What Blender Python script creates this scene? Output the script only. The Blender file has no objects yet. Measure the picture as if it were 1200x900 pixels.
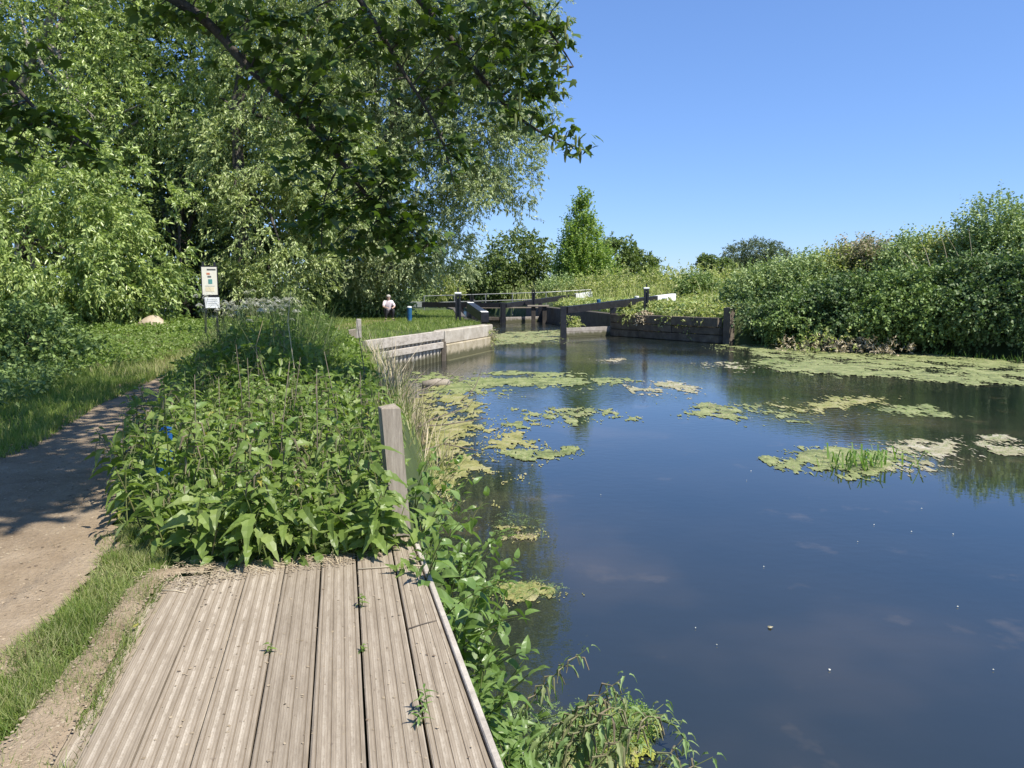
import bpy, math, random
import numpy as np
from mathutils import Vector, Matrix, Euler

random.seed(7)
RNG = np.random.default_rng(11)
S = bpy.context.scene
COL = S.collection
R = math.radians

# ------------------------------------------------------------------ camera
F_PX, CAM_Z = 900.0, 2.4
PITCH = math.atan(110.0 / 900.0)
cam_d = bpy.data.cameras.new('camera')
cam_d.sensor_width = 36.0
cam_d.lens = 27.0
cam_d.clip_start = 0.05
cam_d.clip_end = 6000.0
cam = bpy.data.objects.new('camera', cam_d)
COL.objects.link(cam)
cam.location = (0, 0, CAM_Z)
cam.rotation_euler = (math.pi / 2 - PITCH, 0, 0)
S.camera = cam

# ------------------------------------------------------------------ light
SUN_AZ, SUN_EL = R(123.0), R(56.0)        # azimuth clockwise from +Y (view direction)
w = bpy.data.worlds.new('World')
S.world = w
w.use_nodes = True
nt = w.node_tree
sky = nt.nodes.new('ShaderNodeTexSky')
sky.sky_type = 'NISHITA'
sky.sun_disc = False
sky.sun_elevation = SUN_EL
sky.sun_rotation = SUN_AZ
sky.altitude = 20
sky.air_density = 1.0
sky.dust_density = 0.0
sky.ozone_density = 10.0
bg = nt.nodes['Background']
bg.inputs['Strength'].default_value = 0.145
tint = nt.nodes.new('ShaderNodeMix')
tint.data_type = 'RGBA'
tint.blend_type = 'MULTIPLY'
tint.inputs[0].default_value = 1.0
tint.inputs[7].default_value = (.85, .985, 1.28, 1)
gam = nt.nodes.new('ShaderNodeGamma')
gam.inputs[1].default_value = .72
nt.links.new(sky.outputs[0], gam.inputs[0])
nt.links.new(gam.outputs[0], tint.inputs[6])
nt.links.new(tint.outputs[2], bg.inputs[0])
sun_d = bpy.data.lights.new('sun', 'SUN')
sun_d.energy = 5.0
sun_d.angle = R(0.53)
sun_d.color = (1.0, 0.95, 0.86)
sun = bpy.data.objects.new('sun', sun_d)
COL.objects.link(sun)
sdir = Vector((math.sin(SUN_AZ) * math.cos(SUN_EL), math.cos(SUN_AZ) * math.cos(SUN_EL), math.sin(SUN_EL)))
sun.rotation_euler = sdir.to_track_quat('Z', 'Y').to_euler()
sun.location = sdir * 60
S.view_settings.view_transform = 'Standard'
S.view_settings.look = 'None'
S.view_settings.exposure = 0.68
S.view_settings.gamma = 1.0
S.render.engine = 'CYCLES'
S.cycles.max_bounces = 6
S.cycles.diffuse_bounces = 3
S.cycles.transmission_bounces = 4
S.cycles.transparent_max_bounces = 4
S.cycles.glossy_bounces = 3

# ------------------------------------------------------------------ helpers
def ray(px, py):
    x, y = (px - 600) / F_PX, (450 - py) / F_PX
    return np.array([x, math.cos(PITCH) + y * math.sin(PITCH), y * math.cos(PITCH) - math.sin(PITCH)])
def at(px, py, z):                          # point of the place at height z seen at that pixel
    r = ray(px, py)
    return np.array([0, 0, CAM_Z]) + r * ((z - CAM_Z) / r[2])
def aty(px, py, Y):                         # point at distance Y
    r = ray(px, py)
    return np.array([0, 0, CAM_Z]) + r * (Y / r[1])
def at2(px, py, z):
    p = at(px, py, z)
    return (p[0], p[1])
def nrm(v):
    v = np.asarray(v, float)
    return v / np.maximum(np.linalg.norm(v, axis=-1, keepdims=True), 1e-9)
def sstep(a, b, x):
    t = np.clip((x - a) / (b - a), 0, 1)
    return t * t * (3 - 2 * t)
def _hash(ix, iy, s):
    h = (ix.astype(np.int64) * 374761393 + iy.astype(np.int64) * 668265263 + s * 1274126177) & 0x7fffffff
    h = ((h ^ (h >> 13)) * 1274126177) & 0x7fffffff
    return ((h ^ (h >> 16)) & 0xffff) / 65535.0
def vnoise(x, y, s=0):
    ix, iy = np.floor(x), np.floor(y)
    fx, fy = x - ix, y - iy
    fx, fy = fx * fx * (3 - 2 * fx), fy * fy * (3 - 2 * fy)
    a, b = _hash(ix, iy, s), _hash(ix + 1, iy, s)
    c, d = _hash(ix, iy + 1, s), _hash(ix + 1, iy + 1, s)
    return (a * (1 - fx) + b * fx) * (1 - fy) + (c * (1 - fx) + d * fx) * fy
def fbm(x, y, s=0, o=4):
    r, a, t = 0, 1, 0
    for i in range(o):
        r = r + a * vnoise(x * 2 ** i, y * 2 ** i, s + i)
        t += a
        a *= .55
    return r / t
def inside(P, poly):
    x, y = P[:, 0], P[:, 1]
    r = np.zeros(len(P), bool)
    n = len(poly)
    for i in range(n):
        x1, y1 = poly[i][:2]
        x2, y2 = poly[(i + 1) % n][:2]
        c = ((y1 > y) != (y2 > y))
        r ^= c & (x < (x2 - x1) * (y - y1) / ((y2 - y1) if y2 != y1 else 1e-9) + x1)
    return r
def edge_dist(P, poly, closed=True):
    d = np.full(len(P), 1e9)
    n = len(poly)
    for i in range(n if closed else n - 1):
        a, b = np.array(poly[i][:2], float), np.array(poly[(i + 1) % n][:2], float)
        ab = b - a
        t = np.clip(((P - a) @ ab) / max(ab @ ab, 1e-12), 0, 1)
        d = np.minimum(d, np.hypot(*(P - a - t[:, None] * ab).T))
    return d
def sdist(P, poly):                         # >0 inside
    return np.where(inside(P, poly), 1, -1) * edge_dist(P, poly)

def new_mesh(name, V, faces=None, tri=None, smooth=False):
    me = bpy.data.meshes.new(name)
    V = np.asarray(V, np.float32)
    if tri is not None:
        tri = np.asarray(tri, np.int32)
        k = tri.shape[1]
        me.vertices.add(len(V))
        me.vertices.foreach_set('co', V.ravel())
        me.loops.add(tri.size)
        me.loops.foreach_set('vertex_index', tri.ravel())
        me.polygons.add(len(tri))
        me.polygons.foreach_set('loop_start', np.arange(len(tri), dtype=np.int32) * k)
        me.polygons.foreach_set('loop_total', np.full(len(tri), k, np.int32))
        if smooth:
            me.polygons.foreach_set('use_smooth', np.ones(len(tri), bool))
        me.update(calc_edges=True)
    else:
        me.from_pydata([tuple(map(float, v)) for v in V], [], faces)
        if smooth:
            me.polygons.foreach_set('use_smooth', np.ones(len(me.polygons), bool))
        me.update()
    return me
def obj(name, me, m=None, parent=None, loc=None):
    if m is not None and not me.materials:
        for q in (m if isinstance(m, (list, tuple)) else [m]):
            me.materials.append(q)
    o = bpy.data.objects.new(name, me)
    COL.objects.link(o)
    if loc is not None:
        o.location = loc
    if parent is not None:
        o.parent = parent
    return o
def tag(o, label=None, cat=None, group=None, kind=None):
    for k, v in (('label', label), ('category', cat), ('group', group), ('kind', kind)):
        if v:
            o[k] = v
    return o
def thing(name, label, cat, loc=(0, 0, 0), rz=0, group=None):
    o = bpy.data.objects.new(name, None)
    COL.objects.link(o)
    o.empty_display_size = .2
    o.location = tuple(map(float, loc))
    o.rotation_euler = (0, 0, rz)
    return tag(o, label, cat, group)
def copy_tree(o, parent=None):
    c = o.copy()
    COL.objects.link(c)
    if parent is not None:
        c.parent = parent
    for ch in list(o.children):
        copy_tree(ch, c)
    return c

class MB:
    def __init__(s):
        s.v, s.f = [], []
    def add(s, v, f):
        n = len(s.v)
        s.v += [tuple(map(float, p)) for p in v]
        s.f += [tuple(i + n for i in q) for q in f]
        return s
    def box(s, c, size, rz=0, M=None, bev=0.0):
        hx, hy, hz = [q / 2 for q in size]
        if bev > 0:
            b = min(bev, hx * .45, hy * .45, hz * .45)
            v = []
            for sz, ins in ((-hz, b), (-hz + b, 0), (hz - b, 0), (hz, b)):
                for sx, sy in ((-1, -1), (1, -1), (1, 1), (-1, 1)):
                    v.append((sx * (hx - ins), sy * (hy - ins), sz))
            f = [(3, 2, 1, 0), (12, 13, 14, 15)]
            for l in range(3):
                for i in range(4):
                    j = (i + 1) % 4
                    f.append((l * 4 + i, l * 4 + j, l * 4 + 4 + j, l * 4 + 4 + i))
        else:
            v = [(x, y, z) for z in (-hz, hz) for x, y in ((-hx, -hy), (hx, -hy), (hx, hy), (-hx, hy))]
            f = [(3, 2, 1, 0), (4, 5, 6, 7), (0, 1, 5, 4), (1, 2, 6, 5), (2, 3, 7, 6), (3, 0, 4, 7)]
        T = M if M is not None else Matrix.Translation(Vector(tuple(map(float, c)))) @ Matrix.Rotation(rz, 4, 'Z')
        return s.add([T @ Vector(p) for p in v], f)
    def bar(s, a, b, wid, hei, bev=0.0):     # box between two points, hei vertical
        a, b = Vector(tuple(map(float, a))), Vector(tuple(map(float, b)))
        d = b - a
        L = d.length
        x = d.normalized()
        z = Vector((0, 0, 1))
        if abs(x.z) > .98:
            z = Vector((0, 1, 0))
        y = z.cross(x).normalized()
        z = x.cross(y)
        M = Matrix(((x.x, y.x, z.x, 0), (x.y, y.y, z.y, 0), (x.z, y.z, z.z, 0), (0, 0, 0, 1)))
        M = Matrix.Translation((a + b) / 2) @ M
        return s.box(None, (L, wid, hei), M=M, bev=bev)
    def tube(s, pts, rad, n=6, cap=True):
        P = [Vector(tuple(map(float, p))) for p in pts]
        if not isinstance(rad, (list, tuple)):
            rad = [rad] * len(P)
        v, f = [], []
        up = Vector((0.31, 0.17, 0.93)).normalized()
        for i, p in enumerate(P):
            d = (P[min(i + 1, len(P) - 1)] - P[max(i - 1, 0)]).normalized()
            a = d.cross(up)
            if a.length < .05:
                a = d.cross(Vector((1, 0, 0)))
            a.normalize()
            b = d.cross(a)
            for k in range(n):
                t = 2 * math.pi * k / n
                v.append(p + (a * math.cos(t) + b * math.sin(t)) * rad[i])
        for i in range(len(P) - 1):
            for k in range(n):
                j = (k + 1) % n
                f.append((i * n + k, i * n + j, (i + 1) * n + j, (i + 1) * n + k))
        if cap:
            f.append(tuple(range(n - 1, -1, -1)))
            f.append(tuple(range((len(P) - 1) * n, len(P) * n)))
        return s.add(v, f)
    def lathe(s, c, prof, n=14):
        v, f = [], []
        for r, z in prof:
            for k in range(n):
                t = 2 * math.pi * k / n
                v.append((c[0] + r * math.cos(t), c[1] + r * math.sin(t), c[2] + z))
        for i in range(len(prof) - 1):
            for k in range(n):
                j = (k + 1) % n
                f.append((i * n + k, i * n + j, (i + 1) * n + j, (i + 1) * n + k))
        f.append(tuple(range(n - 1, -1, -1)))
        f.append(tuple(range((len(prof) - 1) * n, len(prof) * n)))
        return s.add(v, f)
    def build(s, name, m, parent=None, smooth=False, loc=None):
        return obj(name, new_mesh(name, s.v, s.f, smooth=smooth), m, parent, loc)

# ------------------------------------------------------------------ materials
def nodes_of(name):
    m = bpy.data.materials.new(name)
    m.use_nodes = True
    return m, m.node_tree, m.node_tree.nodes['Principled BSDF']
def N(t, kind, **kw):
    n = t.nodes.new(kind)
    for k, v in kw.items():
        setattr(n, k, v)
    return n
def noise_fac(t, scale, detail=4, rough=.6, vec=None, stretch=None, coord='Object'):
    tc = N(t, 'ShaderNodeTexCoord')
    src = tc.outputs[coord]
    if stretch:
        mp = N(t, 'ShaderNodeMapping')
        mp.inputs['Scale'].default_value = stretch
        t.links.new(src, mp.inputs[0])
        src = mp.outputs[0]
    n = N(t, 'ShaderNodeTexNoise')
    n.inputs['Scale'].default_value = scale
    n.inputs['Detail'].default_value = detail
    n.inputs['Roughness'].default_value = rough
    t.links.new(src, n.inputs['Vector'])
    return n.outputs['Fac']
def ramp(t, fac, stops):
    r = N(t, 'ShaderNodeValToRGB')
    el = r.color_ramp.elements
    while len(el) < len(stops):
        el.new(.5)
    for e, (p, c) in zip(el, stops):
        e.position = p
        e.color = (*c, 1)
    t.links.new(fac, r.inputs[0])
    return r.outputs[0]
def mixc(t, fac, a, b, mode='MIX'):
    m = N(t, 'ShaderNodeMix', data_type='RGBA', blend_type=mode)
    for i, s in ((0, fac), (6, a), (7, b)):
        if isinstance(s, (int, float)):
            m.inputs[i].default_value = s
        elif isinstance(s, tuple):
            m.inputs[i].default_value = (*s, 1)
        else:
            t.links.new(s, m.inputs[i])
    return m.outputs[2]
def bump(t, b, fac, strength, dist=.01):
    n = N(t, 'ShaderNodeBump')
    n.inputs['Strength'].default_value = strength
    n.inputs['Distance'].default_value = dist
    t.links.new(fac, n.inputs['Height'])
    t.links.new(n.outputs[0], b.inputs['Normal'])
def rough_mat(name, stops, scale, rough=.85, stretch=None, bs=.4, bd=.01, fine=None, spec=.3):
    m, t, b = nodes_of(name)
    f = noise_fac(t, scale, 6, .65, stretch=stretch)
    c = ramp(t, f, stops)
    g = noise_fac(t, fine or scale * 7, 4, .7, stretch=stretch)
    c = mixc(t, .35, c, ramp(t, g, [(.3, (.55, .55, .55)), (.7, (1.25, 1.25, 1.25))]), 'MULTIPLY')
    t.links.new(c, b.inputs['Base Color'])
    b.inputs['Roughness'].default_value = rough
    b.inputs['Specular IOR Level'].default_value = spec
    bump(t, b, g, bs, bd)
    return m
def waterline(mname, dark):
    t = M[mname].node_tree
    b = t.nodes['Principled BSDF']
    src = b.inputs['Base Color'].links[0].from_socket
    g = N(t, 'ShaderNodeNewGeometry')
    x = N(t, 'ShaderNodeSeparateXYZ')
    t.links.new(g.outputs['Position'], x.inputs[0])
    nz = noise_fac(t, 5, 4, .6)
    a = N(t, 'ShaderNodeMath', operation='MULTIPLY_ADD')
    t.links.new(nz, a.inputs[0])
    a.inputs[1].default_value = -.35
    t.links.new(x.outputs[2], a.inputs[2])
    f = ramp(t, a.outputs[0], [(0.0, (.9, .9, .9)), (.14, (0, 0, 0))])
    t.links.new(mixc(t, f, src, dark), b.inputs['Base Color'])
def leaf_mat(name, cols, rough=.45, trans=.35, spec=.35, tcol=None):
    """cols: dark..light leaf colours, picked per leaf"""
    m, t, b = nodes_of(name)
    geo = N(t, 'ShaderNodeNewGeometry')
    oi = N(t, 'ShaderNodeObjectInfo')
    a = N(t, 'ShaderNodeMath', operation='ADD')
    t.links.new(geo.outputs['Random Per Island'], a.inputs[0])
    t.links.new(oi.outputs['Random'], a.inputs[1])
    fr = N(t, 'ShaderNodeMath', operation='FRACT')
    t.links.new(a.outputs[0], fr.inputs[0])
    k = len(cols)
    c = ramp(t, fr.outputs[0], [(i / (k - 1), q) for i, q in enumerate(cols)])
    f = noise_fac(t, .9, 3, .6, coord='Generated') if False else noise_fac(t, 1.3, 3, .6)
    c = mixc(t, .5, c, ramp(t, f, [(.3, (.62, .66, .6)), (.7, (1.3, 1.25, 1.15))]), 'MULTIPLY')
    t.links.new(c, b.inputs['Base Color'])
    b.inputs['Roughness'].default_value = rough
    b.inputs['Specular IOR Level'].default_value = spec
    tr = N(t, 'ShaderNodeBsdfTranslucent')
    tc = mixc(t, 1.0, c, tcol or (1.4, 1.55, .75), 'MULTIPLY')
    t.links.new(tc, tr.inputs[0])
    mx = N(t, 'ShaderNodeMixShader')
    mx.inputs[0].default_value = trans
    t.links.new(b.outputs[0], mx.inputs[1])
    t.links.new(tr.outputs[0], mx.inputs[2])
    t.links.new(mx.outputs[0], t.nodes['Material Output'].inputs[0])
    return m
def flat(name, c, rough=.6, var=.12, metal=0, spec=.4):
    m, t, b = nodes_of(name)
    f = noise_fac(t, 6, 5, .65)
    lo = tuple(q * (1 - var * 2) for q in c)
    hi = tuple(min(1, q * (1 + var)) for q in c)
    t.links.new(ramp(t, f, [(.3, lo), (.7, hi)]), b.inputs['Base Color'])
    b.inputs['Roughness'].default_value = rough
    b.inputs['Metallic'].default_value = metal
    b.inputs['Specular IOR Level'].default_value = spec
    bump(t, b, noise_fac(t, 40, 3), .15, .004)
    return m

M = {}
M['ground'] = rough_mat('turf_soil', [(.3, (.035, .05, .016)), (.55, (.06, .085, .024)), (.75, (.10, .10, .05))], 1.1, fine=14)
M['dirt'] = rough_mat('trodden_dirt', [(.28, (.19, .138, .085)), (.52, (.285, .218, .145)), (.75, (.365, .29, .205))], 2.4, fine=38, bs=1.0, bd=.016)
M['litter'] = rough_mat('leaf_litter', [(.3, (.13, .095, .06)), (.7, (.34, .27, .18))], 9, fine=60)
M['pebble'] = leaf_mat('dirt_chips', [(.14, .10, .07), (.28, .22, .15), (.38, .31, .225), (.22, .17, .115)], .8, .0)
M['wood_grey'] = rough_mat('weathered_oak', [(.25, (.20, .165, .125)), (.6, (.33, .285, .225)), (.85, (.44, .39, .32))], 4, stretch=(9, 9, 1), fine=14, bs=.5, bd=.006)
M['wood_pale'] = rough_mat('sun_bleached_timber', [(.25, (.22, .19, .155)), (.5, (.42, .375, .315)), (.8, (.56, .515, .45))], 2.2, stretch=(2, 2, 5), fine=20, bs=.4)
M['wood_dark'] = rough_mat('tarred_dark_timber', [(.25, (.035, .030, .026)), (.6, (.075, .064, .055)), (.85, (.12, .105, .09))], 3, fine=20, bs=.4)
M['wood_brown'] = rough_mat('wet_brown_timber', [(.25, (.075, .062, .048)), (.55, (.16, .132, .10)), (.8, (.27, .235, .19))], 3, fine=20, bs=.4)
M['wood_gate'] = rough_mat('grey_gate_timber', [(.25, (.22, .19, .16)), (.6, (.34, .31, .27)), (.85, (.44, .41, .36))], 3, fine=20, bs=.4)
M['black'] = flat('black_paint', (.022, .022, .026), .42, .25)
M['white'] = flat('white_paint', (.80, .80, .77), .55, .06)
M['white_old'] = flat('weathered_white_paint', (.60, .61, .58), .65, .16)
M['blue'] = flat('blue_paint', (.02, .10, .22), .4, .2)
M['bluegloss'] = flat('bright_blue_paint', (.02, .12, .38), .25, .15)
M['steel'] = flat('galvanised_steel', (.27, .28, .27), .5, .12, .35)
M['concrete'] = rough_mat('stained_concrete', [(.25, (.26, .225, .175)), (.55, (.42, .375, .30)), (.8, (.52, .48, .41))], 2.2, fine=18)
M['concrete_lo'] = rough_mat('slimy_concrete', [(.25, (.20, .17, .09)), (.55, (.38, .325, .225)), (.8, (.45, .40, .30))], 3.5, fine=22)
M['pile'] = rough_mat('limy_steel_pile', [(.25, (.30, .26, .20)), (.55, (.48, .435, .36)), (.8, (.58, .54, .47))], 6, fine=26)
M['brickwall'] = rough_mat('dark_lock_wall', [(.25, (.07, .06, .05)), (.6, (.14, .12, .10)), (.85, (.21, .19, .16))], 3, fine=20)
M['sand'] = rough_mat('sandy_earth', [(.25, (.30, .235, .155)), (.6, (.44, .36, .26)), (.85, (.52, .44, .33))], 4, fine=24)
M['bark'] = rough_mat('bark', [(.25, (.05, .042, .034)), (.6, (.11, .095, .078)), (.85, (.19, .17, .145))], 5, stretch=(4, 4, 1), fine=18, bs=.8, bd=.03)
M['bark_pale'] = rough_mat('pale_bark', [(.25, (.16, .14, .115)), (.6, (.29, .265, .23)), (.85, (.40, .38, .34))], 4, stretch=(3, 3, 1), fine=18, bs=.8, bd=.03)
M['twig'] = rough_mat('bare_twig', [(.3, (.10, .08, .06)), (.7, (.22, .18, .14))], 8)
M['straw'] = leaf_mat('dry_straw', [(.36, .29, .19), (.50, .42, .29), (.62, .54, .40)], .7, .15, tcol=(1.1, 1.0, .8))
M['stem'] = leaf_mat('green_stem', [(.10, .14, .04), (.15, .19, .06), (.13, .12, .05)], .5, .1)
M['nettle'] = leaf_mat('nettle_leaf', [(0.1317, 0.1961, 0.0424), (0.1717, 0.2491, 0.0583), (0.2232, 0.3021, 0.0795), (0.1431, 0.212, 0.0477), (0.269, 0.3339, 0.1113)], .42, .38)
M['tassel'] = leaf_mat('nettle_flower', [(.16, .17, .08), (.24, .22, .13), (.20, .16, .11)], .8, .2)
M['bankleaf'] = leaf_mat('bank_leaf', [(.12, .20, .05), (.155, .25, .065), (.20, .29, .095), (.105, .175, .042)], .36, .34, .45)
M['mugwort'] = leaf_mat('grey_green_leaf', [(0.1368, 0.2294, 0.0736), (0.2053, 0.3019, 0.1104), (0.2639, 0.3622, 0.1472), (0.2346, 0.2656, 0.1196)], .6, .3)
M['grass'] = leaf_mat('grass_blade', [(0.1298, 0.2006, 0.0413), (0.177, 0.2537, 0.0531), (0.236, 0.3068, 0.0767), (0.3186, 0.3304, 0.1298)], .5, .38)
M['grass_dry'] = leaf_mat('mixed_grass_blade', [(0.176, 0.231, 0.066), (0.242, 0.286, 0.099), (0.374, 0.352, 0.187), (0.209, 0.253, 0.077)], .55, .32)
M['reed'] = leaf_mat('long_grass_blade', [(.06, .11, .028), (.09, .15, .04), (.135, .19, .06), (.22, .23, .11)], .45, .3)
M['willow'] = leaf_mat('willow_leaf', [(0.1635, 0.2174, 0.0731), (0.2409, 0.2979, 0.1064), (0.3355, 0.3945, 0.153), (0.4732, 0.5232, 0.2461)], .38, 0.26, .5)
M['willow2'] = leaf_mat('white_willow_leaf', [(0.1778, 0.2242, 0.1072), (0.2668, 0.3214, 0.1644), (0.3705, 0.426, 0.2359), (0.504, 0.5532, 0.3431)], .5, 0.26, .25)
M['osier'] = leaf_mat('osier_leaf', [(0.1539, 0.2205, 0.0566), (0.2385, 0.316, 0.0882), (0.3308, 0.4116, 0.1323), (0.4537, 0.5208, 0.2141)], .36, 0.26, .5)
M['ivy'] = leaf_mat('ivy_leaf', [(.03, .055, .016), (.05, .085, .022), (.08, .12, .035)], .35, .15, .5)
M['syc'] = leaf_mat('sycamore_leaf', [(0.0494, 0.0842, 0.0177), (0.0694, 0.1151, 0.0227), (0.0958, 0.1516, 0.0303), (0.0556, 0.0926, 0.019)], .42, .22, .35, tcol=(1.9, 2.1, .5))
M['raceme'] = leaf_mat('sycamore_flower', [(.18, .22, .07), (.25, .28, .11)], .7, .3)
M['oak'] = leaf_mat('field_tree_leaf', [(0.1042, 0.1455, 0.0439), (0.1388, 0.1917, 0.0566), (0.1875, 0.2446, 0.0779)], .5, .28)
M['poplar'] = leaf_mat('poplar_leaf', [(0.1579, 0.2429, 0.0649), (0.228, 0.3188, 0.0794), (0.3156, 0.4023, 0.1153)], .45, .36)
M['sallow'] = leaf_mat('sallow_leaf', [(.07, .10, .045), (.11, .145, .065), (.15, .185, .09)], .5, .25)
M['bramble'] = leaf_mat('bramble_leaf', [(0.0668, 0.1092, 0.0387), (0.0919, 0.1527, 0.0491), (0.1303, 0.2008, 0.0666), (0.1837, 0.2249, 0.1141)], .5, 0.18, .3)
M['hawthorn'] = leaf_mat('hawthorn_leaf', [(0.112, 0.1663, 0.0509), (0.1629, 0.2401, 0.072), (0.2341, 0.3141, 0.1018)], .5, 0.18, .3)
M['elder'] = leaf_mat('elder_leaf', [(0.2031, 0.2813, 0.1114), (0.278, 0.3591, 0.1447), (0.3848, 0.456, 0.2114)], .5, 0.18, .3)
M['brownleaf'] = leaf_mat('fading_blossom', [(.42, .36, .26), (.50, .43, .33), (.24, .26, .11), (.16, .21, .07)], .7, .35, tcol=(1.1, 1.1, .9))
M['weed'] = leaf_mat('meadow_weed', [(0.2144, 0.274, 0.0812), (0.2968, 0.3481, 0.1182), (0.4122, 0.437, 0.1773), (0.5275, 0.5036, 0.2659)], .55, .34)
M['umbel'] = leaf_mat('white_flower', [(.70, .70, .62), (.80, .80, .74)], .7, .3, tcol=(1, 1, .9))
M['iris'] = leaf_mat('iris_blade', [(.12, .22, .045), (.17, .28, .06), (.24, .33, .10)], .4, .35)
M['yellowing'] = leaf_mat('yellow_leaf', [(.34, .31, .06), (.38, .36, .10)], .5, .3)

for q_ in ('concrete_lo', 'pile', 'wood_gate'):
    waterline(q_, (.06, .06, .025))
def algae_mat(name, a, b, c):
    m, t, bs = nodes_of(name)
    f = noise_fac(t, 2.2, 8, .75)
    g = noise_fac(t, 26, 5, .75)
    col = ramp(t, f, [(.36, a), (.5, b), (.64, c)])
    col = mixc(t, .6, col, ramp(t, g, [(.3, (.5, .52, .45)), (.7, (1.35, 1.3, 1.25))]), 'MULTIPLY')
    t.links.new(col, bs.inputs['Base Color'])
    bs.inputs['Roughness'].default_value = .6
    bs.inputs['Specular IOR Level'].default_value = .3
    bump(t, bs, g, .8, .02)
    return m
M['algae'] = algae_mat('blanket_weed', (.09, .11, .045), (.21, .24, .09), (.33, .34, .165))
M['algae_brown'] = algae_mat('dying_blanket_weed', (.17, .17, .05), (.28, .27, .10), (.36, .33, .19))
M['algae_pale'] = algae_mat('bleached_blanket_weed', (.24, .23, .12), (.34, .31, .20), (.46, .42, .34))
M['duckweed'] = algae_mat('yellow_duckweed', (.20, .22, .035), (.31, .33, .06), (.40, .41, .13))

# deck boards: grain runs along local Y, pale worn grit strips along the boards
m, t, b = nodes_of('grooved_decking')
tc = N(t, 'ShaderNodeTexCoord')
f1 = noise_fac(t, 1.4, 6, .7, stretch=(14, 2.5, 4))
f2 = noise_fac(t, 5, 6, .75, stretch=(26, 3.0, 4))
c = ramp(t, f1, [(.26, (.21, .172, .126)), (.5, (.28, .235, .178)), (.74, (.345, .295, .228))])
c = mixc(t, .5, c, ramp(t, f2, [(.3, (.72, .7, .68)), (.7, (1.16, 1.15, 1.13))]), 'MULTIPLY')
sx = N(t, 'ShaderNodeSeparateXYZ')
t.links.new(tc.outputs['Object'], sx.inputs[0])
wv = N(t, 'ShaderNodeMath', operation='MULTIPLY'); wv.inputs[1].default_value = 2 * math.pi / .0475
t.links.new(sx.outputs[0], wv.inputs[0])
sn = N(t, 'ShaderNodeMath', operation='COSINE'); t.links.new(wv.outputs[0], sn.inputs[0])
st = ramp(t, sn.outputs[0], [(.62, (0, 0, 0)), (.74, (1, 1, 1))])
wn = noise_fac(t, 2.6, 8, .8, stretch=(8, 2.2, 1))
wr = ramp(t, wn, [(.42, (0, 0, 0)), (.52, (.9, .9, .9))])
ob0 = N(t, 'ShaderNodeObjectInfo')
fac = mixc(t, 1.0, mixc(t, 1.0, st, wr, 'MULTIPLY'), ramp(t, ob0.outputs['Random'], [(0, (.22, .22, .22)), (1, (.72, .72, .72))]), 'MULTIPLY')
gr = noise_fac(t, 90, 3, .7)
c = mixc(t, fac, c, ramp(t, gr, [(.3, (.38, .33, .255)), (.7, (.56, .50, .41))]))
ng = N(t, 'ShaderNodeMath', operation='MULTIPLY'); ng.inputs[1].default_value = -1; t.links.new(sn.outputs[0], ng.inputs[0])
c = mixc(t, ramp(t, ng.outputs[0], [(.965, (0, 0, 0)), (.99, (.5, .5, .5))]), c, (.13, .10, .07))
sp = noise_fac(t, 17, 3, .7)
c = mixc(t, ramp(t, sp, [(.66, (0, 0, 0)), (.74, (.7, .7, .7))]), c, (.13, .10, .075))
rb = N(t, 'ShaderNodeMath', operation='MULTIPLY'); rb.inputs[1].default_value = 2 * math.pi / .0095
t.links.new(sx.outputs[0], rb.inputs[0])
rc = N(t, 'ShaderNodeMath', operation='SINE'); t.links.new(rb.outputs[0], rc.inputs[0])
rw_ = ramp(t, rc.outputs[0], [(.55, (1.04, 1.04, 1.04)), (.95, (.74, .72, .70))])
c = mixc(t, ramp(t, f1, [(.3, (.2, .2, .2)), (.6, (.9, .9, .9))]), c, mixc(t, 1.0, c, rw_, 'MULTIPLY'))
ob = N(t, 'ShaderNodeObjectInfo')
c = mixc(t, .8, c, ramp(t, ob.outputs['Random'], [(0, (.88, .87, .86)), (1, (1.1, 1.09, 1.08))]), 'MULTIPLY')
t.links.new(c, b.inputs['Base Color'])
b.inputs['Roughness'].default_value = .85
b.inputs['Specular IOR Level'].default_value = .25
bump(t, b, f2, .6, .004)
M['deck'] = m

# water: murky, calm near, breeze-ruffled further out
m, t, b = nodes_of('river_water')
f = noise_fac(t, .22, 4, .55)
g = noise_fac(t, .9, 5, .6)
c = ramp(t, f, [(.33, (.008, .014, .012)), (.52, (.018, .022, .018)), (.68, (.052, .046, .033))])
c = mixc(t, ramp(t, g, [(.60, (0, 0, 0)), (.76, (.7, .7, .7))]), c, (.10, .08, .052))
t.links.new(c, b.inputs['Base Color'])
b.inputs['Roughness'].default_value = .015
b.inputs['IOR'].default_value = 1.9
b.inputs['Specular IOR Level'].default_value = .5
tc = N(t, 'ShaderNodeTexCoord')
mp = N(t, 'ShaderNodeMapping'); mp.inputs['Scale'].default_value = (1, 1.6, 1)
t.links.new(tc.outputs['Object'], mp.inputs[0])
n1 = N(t, 'ShaderNodeTexNoise'); n1.inputs['Scale'].default_value = 5.5; n1.inputs['Detail'].default_value = 3
n2 = N(t, 'ShaderNodeTexNoise'); n2.inputs['Scale'].default_value = .16; n2.inputs['Detail'].default_value = 2
t.links.new(mp.outputs[0], n1.inputs[0]); t.links.new(tc.outputs['Object'], n2.inputs[0])
sxx = N(t, 'ShaderNodeSeparateXYZ'); t.links.new(tc.outputs['Object'], sxx.inputs[0])
mr = N(t, 'ShaderNodeMapRange'); mr.inputs[1].default_value = 10; mr.inputs[2].default_value = 30
mr.inputs[3].default_value = .12; mr.inputs[4].default_value = 1.5
t.links.new(sxx.outputs[1], mr.inputs[0])
pm = N(t, 'ShaderNodeMapRange'); pm.inputs[1].default_value = .42; pm.inputs[2].default_value = .6
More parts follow.
